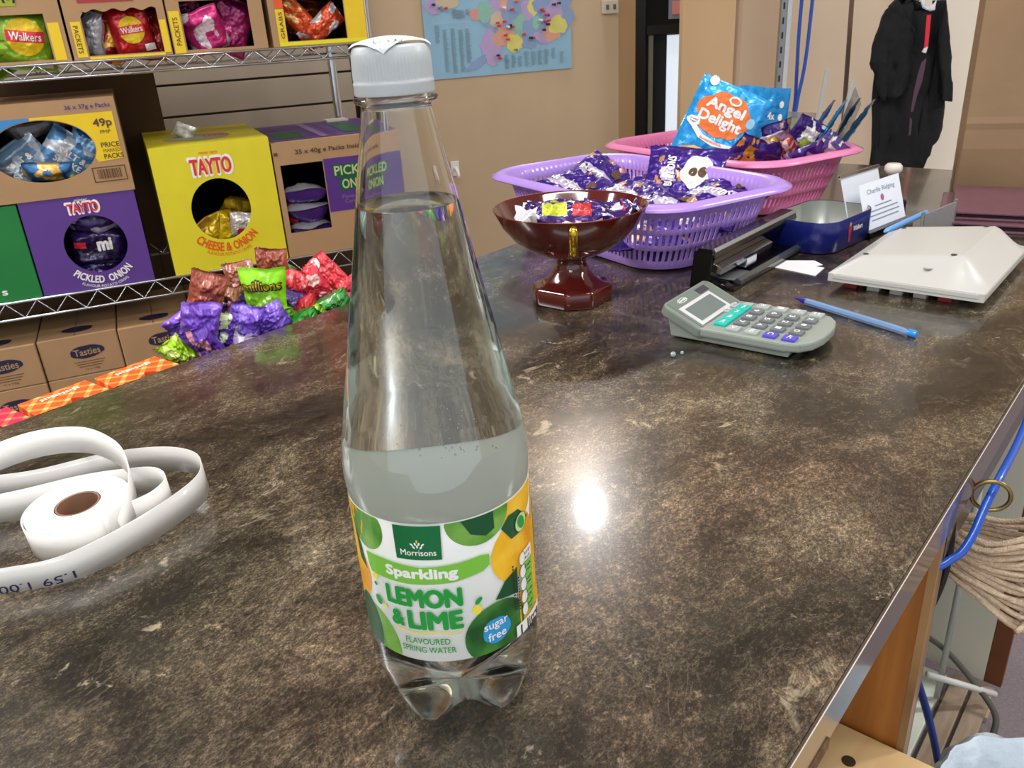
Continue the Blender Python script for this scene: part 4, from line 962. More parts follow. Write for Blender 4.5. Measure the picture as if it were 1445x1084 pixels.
choc('purple sweet bag lying flat at the far left of the basket', .115, 1.350, .074, (-1.25, 1.2, .25), 82, .10, .15)
choc('dark purple sweet bag propped behind the far left one', .165, 1.400, .078, (-1.0, 1.1, .5), 83, .09, .14)
choc('purple sweet bag with white lettering at the right of the basket', .322, 1.215, .074, (-1.2, .2, -.75), 84, .12, .10)
choc('purple sweet bag spread across the middle of the basket', .200, 1.260, .070, (-1.25, .9, -.2), 85, .11, .15)
choc('purple sweet bag in front of the one with two dots', .240, 1.210, .066, (-1.3, .5, -.1), 86, .12, .14)
choc('purple sweet bag with orange print at the near rim', .268, 1.150, .064, (-1.45, 1.4, -.6), 87, .10, .12)
choc('purple sweet bag low beside the lilac basket near wall', .195, 1.150, .056, (-1.35, .2, .3), 88, .12, .13)
choc('purple sweet bag at the bottom centre of the lilac basket', .235, 1.230, .035, (-1.5, .4, .6), 89, .12, .16)
choc('purple sweet bag at the bottom left of the lilac basket', .130, 1.330, .040, (-1.5, 1.0, .2), 90, .12, .16)

# dessert sachets in the pink basket
def angel_art(full):
    def f(a):
        if full:
            o_ = len(a.v)
            org = ink('angel_orange', 'e8742c')
            for dx, dz, r_ in ((0, .0, .031), (-.024, .004, .024), (.024, .003, .026), (-.008, .018, .023), (.014, .018, .023), (-.016, -.014, .022), (.018, -.014, .022), (0, -.018, .022)): a.ell(dx, .018 + dz, r_, r_ * .85, org)
            a.up(); a.text('Angel', .0, .030, .066, .021, I['white'], bold=.06); a.text('Delight', .0, .007, .076, .022, I['white'], bold=.05); a.ring(.010, .047, .008, .0045, .003, I['white'])
            a.poly([(-.042, -.006), (-.016, -.021), (.012, -.025), (.038, -.021), (.034, -.028), (.006, -.033), (-.022, -.029), (-.044, -.014)], I['white'])
            a.ell(-.042, -.006, .012, .008, I['white'], wob=.05); a.ell(.049, .024, .007, .009, I['ltblue']); a.ell(-.038, .066, .008, .008, I['white'])
            a.up(); a.text('Butterscotch', 0, -.0268, .040, .0045, ink('angel_orange', 'e8742c'), bold=.02); a.text('no added', -.042, -.003, .014, .003, I['navy']); a.text('sugar', -.042, -.008, .011, .003, I['navy'])
            cr = ink('dessert_gold', 'dda54a'); a.ell(-.014, -.058, .030, .014, cr, wob=.05, seed=2); a.up(); a.ell(-.010, -.050, .020, .008, ink('dessert_pale', 'f0c87c'), wob=.06); a.text('serves 4', -.042, -.062, .014, .004, I['white'])
            a.v = a.v[:o_] + [(x, y + .012, l) for x, y, l in a.v[o_:]]
        else:
            for k in range(5): a.ell(.045, .05 - k * .022, .004, .006, I['white'])
            a.text('4x', .028, .03, .012, .012, I['white'], bold=.05); a.ell(.012, -.03, .004, .004, I['brown'])
    return f
crisp('dessert_sachet', 'bright blue dessert sachet with orange cloud and white lettering, front one', (.374, 1.455, .119), (-.22, .42, -.30), .118, .165, .008, '0d93d8', '1797dc', 91, parent_group='blue dessert sachets', art=angel_art(True), cat='sachet', back='0d93d8', crink=.0012, pinch=.01, seal=.05)
crisp('dessert_sachet', 'bright blue dessert sachet standing behind the lettered one', (.468, 1.545, .104), (-.18, .10, -.1), .118, .160, .008, '0b86c8', '0f8fd2', 92, parent_group='blue dessert sachets', art=angel_art(False), cat='sachet', back='0b86c8', crink=.0012, pinch=.01, seal=.05)
GS = 'small sweet packets in the pink basket'
def small(label, x, y, z, rot, seed, c1='3a1d78', c2='d9d7e0', c3='8fb43a', w=.055, h=.065):
    return crisp('small_packet', label, (x - .012, y - .02, z + .002), rot, w, h, .018, c1, c2, seed, parent_group=GS, cat='sweet packet', extra=[foil('foil_' + c3, c3)], back=c1, nx=32, ny=36, crink=.0018,
                 patt=lambda u_, v_, s: 3 if (u_ > -.1 and u_ < .7 and -.5 < v_ < .0) else (1 if (u_ > -.3 and u_ < .75 and 0 <= v_ < .55) or (noise.noise(Vector((u_ * 3, v_ * 3, seed))) > .25) else 0))
small('small purple packet with yellow bears print beside the sachets', .418, 1.400, .092, (.4, .5, .1), 101, c2='d8a02c', c3='e2b43a')
small('small purple packet tucked low right of the yellow one', .455, 1.410, .083, (.9, 1.0, .1), 102, c2='3a2a60', c3='4a3a78')
small('small red and orange packet in the middle of pink basket', .478, 1.415, .086, (.8, .9, .3), 103, c1='d5452f', c2='e9c8bc', c3='ee6b45')
small('small white and pink packet behind the red one', .485, 1.455, .096, (.9, .9, -.2), 104, c1='b9a3c0', c2='e4d2cf', c3='d9b8a8')
small('small purple packet with green square standing up', .535, 1.460, .106, (.3, .5, .0), 105, c2='e9ece6')
small('small purple and white packet at the near rim of pink basket', .515, 1.385, .084, (.8, 1.0, .1), 106, c2='a9a6e0', c3='8f8fd8')
small('small white and green packet touching the blue sachets', .545, 1.385, .090, (.5, .8, -.2), 107, c1='5a4a90', c2='e6ebdf', c3='a7c55a')
small('small purple packet with brown print behind the red one', .500, 1.490, .100, (.4, -.3, .2), 108, c2='b08c6a', c3='6a3fa0')
small('small gold packet peeping between purple packets', .470, 1.440, .088, (.4, -.3, .2), 109, c1='b5903c', c2='c7a75a', c3='7d6a2e', w=.04, h=.05)
GBk = 'slim blue packets leaning in the pink basket'
for i, (x, y, c1, c2, tl, lab_) in enumerate(((.556, 1.44, '1d6fb0', '0f3f70', .64, 'leftmost slim blue packet leaning in the pink basket'), (.575, 1.435, '0f2c4c', '1c86c4', .62, 'second slim blue packet from the left in pink basket'), (.596, 1.430, '123a5c', '0b2238', .60, 'third slim blue packet from the left in pink basket'), (.616, 1.425, '1f86c6', '14517f', .66, 'rightmost slim blue packet leaning over the pink rim'))):
    crisp('slim_packet', lab_, (x - .012, y + .01, .112), (.0, tl - .08, 1.25), .034, .118, .006, c1, c2, 111 + i, parent_group=GBk, cat='sachet', back=c2, nx=14, ny=24, crink=.001, pinch=.0).rotation_mode = 'ZXY'
clear = mat('clear_acrylic', 'f4f6f6', .05, trans=1.0, ior=1.3); frost = mat('hazy_plastic', 'cfd2d2', .25, trans=.85, ior=1.2)
o = thing('clear_sleeve', 'clear plastic sleeve leaning out of the pink basket at right', 'plastic sleeve', (.600, 1.45, .120), 0, rot=(.1, .62, .9)); box('sleeve_sheet', (.055, .0015, .11), (0, 0, -.055), frost, o, .0004)

# ------------------------------------------------------------------ calculator
cg = mat('grey_green_plastic', '8f978f', .35, coat=.2); cd = mat('grey_key_plastic', '6d7276', .35); cl = mat('light_key_plastic', 'a5aca8', .35); teal = mat('teal_key_plastic', '18b7a6', .3); vio = mat('violet_key_plastic', '5a4fc0', .3)
ca = thing('desk_calculator', 'grey desk calculator with teal and violet keys and a raised display', 'calculator', (.2555, .8035, 0), math.radians(-39))
prism('lower_shell', [(-.070, .002), (-.040, .002), (.056, .002), (.058, .009), (-.030, .011), (-.052, .016), (-.078, .029), (-.074, .022)], -.047, .047, cg, ca, .0015, axis='y')
def cslab(name, pts, z0, z1, m, bev, **k): return prism(name, pts, z0, z1, m, ca, bev)
def rr(w0_, w1_, h_, r, n=6):
    P = []
    for cx, cy, a0 in ((w1_ - r, h_ - r, 0), (w0_ + r, h_ - r, PI / 2), (w0_ + r, -h_ + r, PI), (w1_ - r, -h_ + r, 1.5 * PI)):
        for i in range(n + 1): q = a0 + PI / 2 * i / n; P.append((cx + r * math.cos(q), cy + r * math.sin(q)))
    return P
kp = cslab('key_deck', [(-.036, -.051), (.052, -.051), (.066, -.046), (.075, -.034), (.0795, -.015), (.0800, 0), (.0795, .015), (.075, .034), (.066, .046), (.052, .051), (-.036, .051)], .0085, .0175, cg, .0022)
hd = bpy.data.objects.new('display_head', None); COL.objects.link(hd); hd.parent = ca; hd.location = (-.036, 0, .0125); hd.rotation_euler = (0, math.radians(24), 0)
def hbox(name, x0, x1, y0, y1, z0, z1, m, bev=0): 
    o = box(name, (x1 - x0, y1 - y0, z1 - z0), ((x0 + x1) / 2, (y0 + y1) / 2, z0), m, hd, bev); return o
prism('head_shell', rr(-.049, .006, .052, .009), -.006, .0045, mat('dark_grey_green_plastic', '7b857d', .35, coat=.2), hd, .0022)
hbox('head_face', -.046, -.001, -.046, .046, .0046, .0052, mat('dark_grey_face', '6f7a72', .4), .0003)
hbox('display_frame', -.033, -.002, -.043, .028, .0052, .0062, mat('pale_frame', 'c9cacb', .35), .0004)
hbox('display_screen', -.0285, -.0065, -.037, .022, .0062, .0066, mat('lcd_grey', '6c7776', .12, coat=.6))
hbox('solar_cell', -.043, -.035, .012, .034, .0052, .0057, mat('solar_dark', '3c3a4a', .2, coat=.5))
a = Art(top_map, eps=.0002); a.ring(-.040, -.022, .0026, .0095, .0006, I['white']); [a.rect(-.0412, -.0295 + k * .0028, -.0388, -.0277 + k * .0028, I['white']) for k in range(6)]; o = a.build('maker_print', hd); o.location = (0, 0, .0052)
kz = .0175
key_txt = Art(top_map, eps=.0002)
def key(x, y, m, txt, w=.0135, d=.0125, hh=.0035):
    box('key', (w, d, hh), (x, y, kz - .0005), m, ca, .0012)
    if txt: key_txt.text(txt, x, y, .0055 if len(txt) < 2 else .009, .0055 if len(txt) < 2 else .004, I['white'], rot=-PI / 2, bold=.03)
ys = [.0385, .0193, .0, -.0193, -.0385][::1]
xs = [-.004, .0155, .0345, .0535]
for k, tx in enumerate(['M+', 'M-', 'MR', 'MC']): key(-.0210, .024 - k * .0172, teal, tx, .0135, .0165)
key(-.0335, .012, cl, '%', .009, .012, .0025); key(-.0335, .030, cl, '+-', .009, .012, .0025); key(-.0215, .0405, cl, '', .010, .009, .0025)
grid = [['*', '9', '8', '7', '>'], ['-', '6', '5', '4', '00'], ['+', '3', '2', '1', 'C'], ['=', 'x', '.', '0', 'AC']]
for ix, rowk in enumerate(grid):
    for iy, tx in enumerate(rowk):
        m = cl if iy == 0 or (iy == 4 and ix < 2) else vio if iy == 4 else cd
        key(xs[ix], ys[iy], m, tx)
o = key_txt.build('key_legends', ca); o.location = (0, 0, kz + .0030)
hbox('power_switch', -.001, .004, -.044, -.030, .0045, .0056, mat('switch_brown', '8a7f7c', .5), .0004)

# ------------------------------------------------------------------ blue pen
pn = thing('ballpoint_pen', 'translucent blue ballpoint pen lying right of the calculator', 'pen', (.372, .834, .0042), math.atan2(.768 - .902, .409 - .333))
pb = mat('translucent_blue', 'a3c9f5', .12, trans=.55, coat=.5, var=(9, .05))
def along(o): o.rotation_euler = (0, PI / 2, 0); return o
along(lathe('barrel', [(0, -.060), (.0038, -.060), (.0040, -.055), (.0040, .055), (.0036, .064), (.0022, .070), (0, .070)], pb, pn, 8, close=False, smooth=False))
along(lathe('ink_tube', [(0, -.055), (.0014, -.055), (.0014, .060), (0, .060)], mat('ink_blue', '2742a8', .4), pn, 8, close=False))
along(lathe('end_plug', [(0, .070), (.0040, .070), (.0041, .077), (.0030, .079), (0, .079)], mat('bright_blue_plastic', '2f8be0', .25, coat=.4), pn, 16, close=False))
along(lathe('tip', [(0, -.0775), (.0006, -.0775), (.0026, -.068), (.0036, -.060), (0, -.060)], mat('violet_tip', '35289a', .3), pn, 14, close=False))
# torn paper
tp_ = prism('paper_scrap', [(.354, 1.038), (.376, 1.066), (.414, 1.057), (.417, 1.036), (.405, 1.031), (.414, 1.022), (.391, .991)], .0003, .0009, paper('scrap', 'f4f4f4'))
tag(tp_, 'small torn piece of white paper on the counter before the white device', 'paper scrap')
# two tiny clear beads left of the calculator
for x, y, r, lb in ((.163, .757, .0028, 'larger'), (.173, .762, .0018, 'smaller')):
    o = lathe('clear_bead', [(r * math.sin(q * PI / 8) + 1e-5, r - r * math.cos(q * PI / 8)) for q in range(9)], mat('bead_glass', 'dff2fa', .05, trans=.7, coat=.5), None, 14, close=False); o.location = (x, y, 0); tag(o, '%s of two shiny beads left of the calculator' % lb, 'bead')

# ------------------------------------------------------------------ black heavy stapler
st = thing('desk_stapler', 'long black glossy desk stapler standing by the lilac basket', 'stapler', C(.893, -.448, 0), CROT)   # local y along counter
prism('base', [(-.026, 0), (.030, 0), (.030, .004), (.012, .008), (-.026, .008)], 0, .235, black, st, .0008, axis='y')
prism('side_rail', [(.016, .004), (.030, .004), (.030, .009), (.024, .012)], .02, .215, mat('grey_black_plastic', '3b4043', .2, coat=.6), st, .0008, axis='y')
prism('arm', [(-.022, .016), (-.004, .016), (.006, .040), (.002, .050), (-.018, .050)], -.004, .242, black, st, .0012, axis='y')
prism('end_block', [(-.027, 0), (-.002, 0), (.004, .046), (-.022, .047)], -.006, .020, black, st, .0014, axis='y')
prism('top_edge', [(.001, .0495), (.0045, .046), (.0060, .0475), (.0030, .0515)], -.002, .240, steel, st, .0004, axis='y')
prism('chrome_magazine', [(-.002, .020), (.010, .018), (.012, .026), (.002, .030)], .004, .150, chrome, st, .0006, axis='y')
box('pin_carrier', (.010, .030, .012), (.012, .075, .014), chrome, st, .001)
box('anvil_plate', (.030, .045, .0015), (.006, .040, .0085), steel, st, .0004)

# ------------------------------------------------------------------ navy tin
tn = thing('navy_tin', 'open navy blue tin with a silver inside and small red figure', 'tin', C(1.168, -.420, 0), CROT - math.radians(6))
nav = mat('navy_enamel', '141c68', .28, coat=.4); tinin = mat('tin_inside', 'b9bcb4', .35, metal=.7)
def rloft(name, W, D, r, levels, m, parent, cap0=True):
    bm = bmesh.new(); rings = []
    for (k, z) in levels:
        P = []
        w_, d_ = W / 2 + k, D / 2 + k; r_ = max(.003, r + k)
        for cx, cy, a0 in ((w_ - r_, d_ - r_, 0), (-w_ + r_, d_ - r_, PI / 2), (-w_ + r_, -d_ + r_, PI), (w_ - r_, -d_ + r_, 1.5 * PI)):
            for i in range(9): q = a0 + PI / 2 * i / 8; P.append(bm.verts.new((cx + r_ * math.cos(q), cy + r_ * math.sin(q), z)))
        rings.append(P)
    for A, B in zip(rings, rings[1:]):
        for i in range(len(A)): j = (i + 1) % len(A); bm.faces.new((A[i], A[j], B[j], B[i]))
    if cap0: bm.faces.new(rings[0][::-1])
    bm.faces.new(rings[-1])
    o = from_bm(name, bm, m, parent, True); o.data.set_sharp_from_angle(angle=math.radians(50)); return o
rloft('tin_body', .100, .145, .030, [(-.003, 0), (0, .003), (0, .043), (-.0004, .044), (-.0012, .044), (-.0014, .004)], nav, tn)
rloft('tin_lining', .0975, .1425, .029, [(-.0006, .0435), (-.0008, .0435), (-.001, .008), (-.004, .005)], tinin, tn, False)
a = Art(lambda x, y, l: (.0502 + l, x, y), eps=.0002)      # the long side facing the camera (+x)
a.text('Walkers', .010, .026, .028, .007, I['white'], bold=.03); a.ell(-.014, .027, .0045, .009, ink('tartan_red', 'a8322c')); a.ell(-.014, .034, .003, .003, I['skin']); a.rect(-.017, .010, -.011, .020, ink('tartan_red', 'a8322c')); a.build('tin_print', tn)
# ------------------------------------------------------------------ card stand
cs = thing('card_stand', 'clear stand with white name cards behind the white device', 'card stand', C(1.272, -.362, 0), CROT + PI / 2 - math.radians(9))   # local x along counter, faces -y
box('stand_base', (.135, .045, .010), (0, .01, 0), clear, cs, .002)
cdp = box('front_card', (.118, .0012, .066), (0, -.002, .010), paper('card', 'e6ecf6'), cs, rot=(-.30, 0, 0))
a = Art(lambda x, y, l: (x, -.0006 - l, y + .010 - .010), eps=.0003)
a.text('Charlie Ridging', 0, .052, .082, .009, ink('card_grey', '8a93ad'), bold=.01); a.ell(0, .040, .005, .005, ink('card_red', 'cc5a7a')); a.ell(.0015, .0405, .002, .003, ink('card_blue', '6c7fc0'))
for i, w_ in enumerate((.05, .085, .09, .08)): a.rect(-w_ / 2, .030 - i * .0065, w_ / 2, .0318 - i * .0065, ink('card_grey', '8a93ad'))
o = a.build('card_print', cs); o.location = cdp.location; o.rotation_euler = cdp.rotation_euler; 
box('back_card', (.110, .0012, .068), (.012, .034, .012), paper('card_b', 'd7dde6'), cs, rot=(-.30, 0, 0))
box('back_frame', (.118, .003, .006), (.012, .053, .076), clear, cs, .001, rot=(-.30, 0, 0))
bp = thing('blue_pen', 'light blue pen lying at the foot of the name cards', 'pen', C(1.262, -.330, .018), CROT + PI / 2 - math.radians(6)); along(lathe('barrel', [(0, -.075), (.002, -.072), (.0042, -.062), (.0042, .070), (0, .072)], mat('sky_blue_plastic', '6aa6e6', .25, coat=.4), bp, 12, close=False))
dm = thing('ridged_black_grip', 'black ridged rubber strip behind the white device', 'grip', C(1.205, -.305, .0), CROT + PI / 2 - math.radians(20)); 
for i in range(12): box('rib', (.0045, .018, .016), (-.030 + i * .0052, 0, 0), black_m, dm, .001)
mt_ = thing('mesh_tray', 'small silver mesh tray behind the white device', 'tray', C(1.262, -.288, 0), CROT + PI / 2 - math.radians(9))
box('tray_wall', (.105, .0025, .042), (0, 0, .0), mat('silver_mesh', 'a2a3a4', .35, metal=.6, bump=(900, 1, .003), var=(700, .35)), mt_, .0005)
for x in (-.052, .052): box('tray_post', (.004, .004, .046), (x, 0, 0), steel, mt_, .001)
box('tray_floor', (.105, .04, .002), (0, .02, 0), steel, mt_)
kn = thing('rubber_stamp', 'cream knobbed stamp handle standing behind the name cards', 'stamp', C(1.43, -.405, 0))
lathe('handle', [(0, .070), (.010, .070), (.0135, .066), (.0140, .060), (.0110, .055), (.0065, .052), (.0060, .040), (.0075, .020), (.0075, .010), (0, .010)], mat('cream_knob', 'e6ddd2', .35), kn, 20, close=False)
box('stamp_block', (.045, .03, .012), (0, 0, 0), black_m, kn, .002)

# ------------------------------------------------------------------ cream device lying face down
dv = thing('upturned_desk_device', 'cream wedge-backed desk calculator lying face down on its keys', 'calculator', C(1.068, -.246, 0), CROT)   # local x across (v), y along (u)
cp = mat('cream_device_plastic', 'bebdb8', .38, coat=.15, var=(4, .02))
def device():
    # outline rings: x in +-.082, y -.105..0.115; heights
    bm = bmesh.new()
    def ring(inset, zf):
        P = []; W_, Y0, Y1, r_ = .084 - inset, -.108 + inset, .118 - inset, .010
        for cx, cy, a0 in ((W_ - r_, Y1 - r_, 0), (-W_ + r_, Y1 - r_, PI / 2), (-W_ + r_, Y0 + r_, PI), (W_ - r_, Y0 + r_, 1.5 * PI)):
            for i in range(5): q = a0 + PI / 2 * i / 4; x, y = cx + r_ * math.cos(q), cy + r_ * math.sin(q); P.append(bm.verts.new((x, y, zf(x, y))))
        return P
    return bm, ring
# body as a heightfield slab: gentle slope rising to a ridge near the right end, then falling
def ztop(x, y, k):   # k 0 at lip, 1 on the back plane;  x grows toward the viewer's right
    r = .052
    if x < r: return .020 + (.014 + (x + .084) / (r + .084) * .016) * k
    return .020 + (.030 * (1 - (x - r) / (.084 - r))) * k
vs, fs = [], []; NX, NY = 24, 26; 
def P_(i, j):
    x = -.084 + .168 * i / NX; y = -.108 + .226 * j / NY; return x, y
for j in range(NY + 1):
    for i in range(NX + 1):
        x, y = P_(i, j); ex = min((x + .084) / .026, (.084 - x) / .012, 1); ey = min((y + .108) / .030, (.118 - y) / .030, 1)
        k = max(0, min(ex, ey)) if not (x > .052) else max(0, min(1, ey)) * 1.0
        cr = .010; z = ztop(x, y, k); vs.append((x, y, z))
nb = len(vs)
for j in range(NY + 1):
    for i in range(NX + 1):
        x, y = P_(i, j); vs.append((x, y, .0105))
W1 = NX + 1
for j in range(NY):
    for i in range(NX):
        a_ = j * W1 + i; fs.append((a_, a_ + 1, a_ + W1 + 1, a_ + W1)); fs.append((nb + a_, nb + a_ + W1, nb + a_ + W1 + 1, nb + a_ + 1))
for i in range(NX):
    for j in (0, NY): a_ = j * W1 + i; q = (a_, nb + a_, nb + a_ + 1, a_ + 1); fs.append(q if j == 0 else q[::-1])
for j in range(NY):
    for i in (0, NX): a_ = j * W1 + i; q = (a_, a_ + W1, nb + a_ + W1, nb + a_); fs.append(q if i == 0 else q[::-1])
ob = from_py('casing', vs, fs, cp, dv, True, recalc=True); ob.data.set_sharp_from_angle(angle=math.radians(28))
rimb = prism('casing_lip', [(x * 1.008, y * 1.006 + .00) for x, y in [(-.084, -.102), (-.078, -.108), (.078, -.108), (.084, -.102), (.084, .112), (.078, .118), (-.078, .118), (-.084, .112)]], .0135, .0195, cp, dv, .0012)
for x, y in ((-.055, -.070), (.040, -.070), (-.055, .075), (.040, .080)): 
    lathe('screw_hole', [(0, 0), (.0032, 0), (.0032, .0008), (0, .0008)], mat('screw_dark', '3f3d3a', .6), dv, 14, loc=(x, y, ztop(x, y, 1) + .0002))
lathe('rubber_foot', [(0, 0), (.0045, 0), (.0045, .0008), (0, .0008)], mat('grey_rubber', 'a7a69e', .7), dv, 16, loc=(.020, -.0905, ztop(.02, 0, .58) + .0004))
for i in range(5):
    for j in range(6): box('key', (.014, .014, .0118), (-.062 + i * .026, -.085 + j * .028, 0), mat('key_white', 'd7d5ce', .4) if (i + j) % 4 else mat('key_red', 'a83a3a', .4) if j == 0 else mat('key_blue', '4a4a90', .4), dv, .001)
# maroon wallets
mr = mat('maroon_leatherette', '6b4552', .42, coat=.2, bump=(260, .5, .002), var=(30, .08))
for i, (z, h_, w_, l_, dx, lb) in enumerate(((0, .013, .22, .262, 0, 'lower maroon leatherette bill folder beneath the other one'), (.0135, .012, .20, .245, .008, 'upper maroon leatherette bill folder stacked before the paper bag'))):
    f_ = thing('bill_folder', lb, 'folder', C(1.435 + dx, -.207 + dx, z), CROT + math.radians(12), 'maroon bill folders')
    box('cover', (l_ * .9, w_, .0035), (0, 0, 0), mr, f_, .0012); box('pages', (l_ * .9 - .006, w_ - .008, h_ - .007), (-.001, .002, .0035), mat('dark_pages', '2b1c22', .7), f_); box('cover', (l_ * .9, w_, .0035), (0, 0, h_ - .0035), mr, f_, .0012)

# ------------------------------------------------------------------ brown paper bag
pb_ = thing('paper_bag', 'tall brown kraft paper bag standing at the right of the counter', 'paper bag', (.926, 1.416, 0.0002), math.radians(-26))
W_, D_, H_ = .25, .17, .56
def bagv(x, z, side):
    # front face points, folds: horizontal crease, vertical gusset dent
    y = -D_ / 2 + .010 * noise.noise(Vector((x * 7, z * 5, 1))) - (.012 if z > .08 else .012 * z / .08)
    d = abs(x - .015); 
    if z > .13: y += .022 * min(1, (z - .13) / .25) * max(0, 1 - d / .09)
    if abs(z - .118) < .005: y -= .002
    return y
vs, fs = [], []; nx, nz = 34, 56
for j in range(nz + 1):
    for i in range(nx + 1): x = -W_ / 2 + W_ * i / nx; z = H_ * j / nz; vs.append((x + .012 * (z / H_) * (-1 if x < 0 else 1) * 0, bagv(x, z, 0), z))
for j in range(nz):
    for i in range(nx): a_ = j * (nx + 1) + i; fs.append((a_, a_ + 1, a_ + nx + 2, a_ + nx + 1))
def strip_wall(edge_i, sx, gus):
    """side gusset from the front edge to the back"""
    global vs, fs
    o = len(vs)
    for j in range(nz + 1):
        z = H_ * j / nz; yf = vs[j * (nx + 1) + edge_i][1]; g = gus * min(1, max(0, (z - .06) / .2))
        vs += [(sx * W_ / 2, yf, z), (sx * (W_ / 2 - g), 0, z), (sx * W_ / 2, D_ / 2, z)]
    for j in range(nz):
        for k in (0, 1): a_ = o + j * 3 + k; q = (a_, a_ + 1, a_ + 4, a_ + 3); fs.append(q if sx > 0 else q[::-1])
strip_wall(0, -1, .03); strip_wall(nx, 1, .03)
o_ = len(vs); vs += [(-W_ / 2, D_ / 2, 0), (W_ / 2, D_ / 2, 0), (W_ / 2, D_ / 2, H_), (-W_ / 2, D_ / 2, H_)]; fs.append((o_ + 3, o_ + 2, o_ + 1, o_))
vs += [(-W_ / 2, -D_ / 2, .0), (W_ / 2, -D_ / 2, .0)]; fs.append((o_, o_ + 1, o_ + 5, o_ + 4))
ob = from_py('bag_body', vs, fs, kraft, pb_, False); md = ob.modifiers.new('s', 'SOLIDIFY'); md.thickness = .0008; md.offset = 0
for x in (-1, 1):
    pass
prism('base_flap', [(-W_ / 2 + .004, -D_ / 2 - .016), (.01, -D_ / 2 - .016), (.010, -D_ / 2 - .0150), (-W_ / 2 + .004, -D_ / 2 - .0150)], .001, .0012, kraft, pb_)

# ------------------------------------------------------------------ black T-shirt on its hanger, pole, cables, clear sheets
ts = thing('black_tshirt', 'black T-shirt hanging by the cream wall with a red swing tag', 'T-shirt', (1.25, 2.62, 0), 0)
blk = mat('black_jersey', '0e0f13', .85, bump=(9, .9, .02), var=(8, .3))
def cloth(name, pts, y, m, th=.012, fold=.02, fx=26):
    pts = [(x - 1.25, z) for x, z in pts]
    bm = bmesh.new(); f = bm.faces.new([bm.verts.new((x, 0, z)) for x, z in pts])
    bmesh.ops.triangulate(bm, faces=[f])
    for ax, d in ((0, .012), (2, .024)):
        lo = min(v.co[ax] for v in bm.verts); hi = max(v.co[ax] for v in bm.verts); k = math.ceil(lo / d)
        while k * d < hi:
            co = [0, 0, 0]; co[ax] = k * d; no = [0, 0, 0]; no[ax] = 1; bmesh.ops.bisect_plane(bm, geom=bm.verts[:] + bm.edges[:] + bm.faces[:], plane_co=co, plane_no=no); k += 1
    for v in bm.verts: v.co.y = y - 2.62 + fold * noise.noise(Vector((v.co.x * fx, v.co.z * 3.0, y * 7))) + .008 * noise.noise(Vector((v.co.x * 60, v.co.z * 14, 2)))
    o = from_bm(name, bm, m, ts, True, recalc=True); md = o.modifiers.new('s', 'SOLIDIFY'); md.thickness = th; md.offset = 0; return o
cloth('shirt_body', [(1.19, 0.306), (1.257, 0.302), (1.277, 0.278), (1.303, 0.273), (1.311, 0.299), (1.328, 0.298), (1.338, 0.183), (1.364, 0.018), (1.374, -0.058), (1.354, -0.116), (1.338, -0.189), (1.332, -0.266), (1.308, -0.322), (1.184, -0.314), (1.176, -0.195), (1.17, 0.025), (1.168, 0.193)], 2.62, blk, .03)
cloth('sleeve', [(1.172, 0.306), (1.145, 0.281), (1.118, 0.183), (1.117, 0.14), (1.139, 0.102), (1.159, 0.029), (1.198, 0.037), (1.24, 0.058), (1.228, 0.228)], 2.575, blk, .02, .012)
cloth('sleeve', [(1.313, 0.298), (1.349, 0.183), (1.374, 0.073), (1.38, 0.016), (1.353, 0.02), (1.315, 0.185)], 2.585, blk, .02, .008)
cloth('collar_card', [(1.228, 0.310), (1.241, 0.281), (1.252, .275), (1.262, .272), (1.275, 0.274), (1.277, 0.300), (1.270, .29), (1.258, .280), (1.246, .288), (1.240, .310)], 2.55, mat('white_collar_card', 'd9dde6', .6), .004, .0, 1)
prism('swing_tag', [(1.25 - 1.25 - .002, .262), (.010, .262), (.014, .178), (.003, .174)], -.085, -.082, mat('red_tag', 'd8263c', .4), ts, .0005, axis='y')
prism('tag_end', [(.003, .174), (.014, .178), (.010, .160), (-.002, .164)], -.085, -.082, mat('white_tag', 'e2e2e6', .5), ts, .0005, axis='y')
a = Art(lambda x, y, l: (x - 1.25, -.072 - l, y)); mv = ink('faded_mauve', '54364a')
a.poly([(1.27, 0.146), (1.257, 0.135), (1.251, 0.103), (1.246, 0.054), (1.245, -0.003), (1.252, -0.003), (1.258, 0.043), (1.267, 0.082), (1.269, 0.111)], mv); a.poly([(1.245, -0.017), (1.249, -0.073), (1.255, -0.069), (1.253, -0.028)], mv); a.build('shirt_print', ts)
tube('hanger_hook', smooth_path([(-.0, -.02, .30), (.0, -.02, .36), (.0, -.02, .40)], 4), .002, chrome, ts, 6)
pl = thing('slotted_post', 'grey slotted steel post standing before the beige wall', 'post', (.868, 2.62, FLOOR_Z))
box('post_channel', (.018, .02, 2.5), (-.006, 0, 0), steel, pl, .001); box('post_flange', (.013, .024, 2.5), (.0095, 0, 0), mat('pale_grey_enamel', 'c8ccd0', .4), pl, .001)
a = Art(flat_map); 
for k in range(40): a.rect(-.010, .9 + k * .04, -.005, .918 + k * .04, I['black'])
o = a.build('slots', pl); o.location = (0, -.0105, 0)
bc = mat('blue_cable', '1f4fae', .35, coat=.3)
o = tube('blue_cable', smooth_path([(.884, 2.50, .9), (.872, 2.50, .32), (.874, 2.50, .14), (.876, 2.50, .05), (.868, 2.50, -.08), (.86, 2.50, -.5), (.84, 2.52, -.914)], 8), .0052, bc, None, 8); tag(o, 'blue cable hanging down right of the grey post, left strand', 'cable', 'blue cables by the post')
o = tube('blue_cable', smooth_path([(.910, 2.485, .9), (.897, 2.485, .33), (.891, 2.485, .16), (.878, 2.487, .05), (.872, 2.487, -.06), (.868, 2.487, -.5), (.86, 2.487, -.914)], 8), .0052, bc, None, 8); tag(o, 'blue cable that slants down to meet the other by the post', 'cable', 'blue cables by the post')
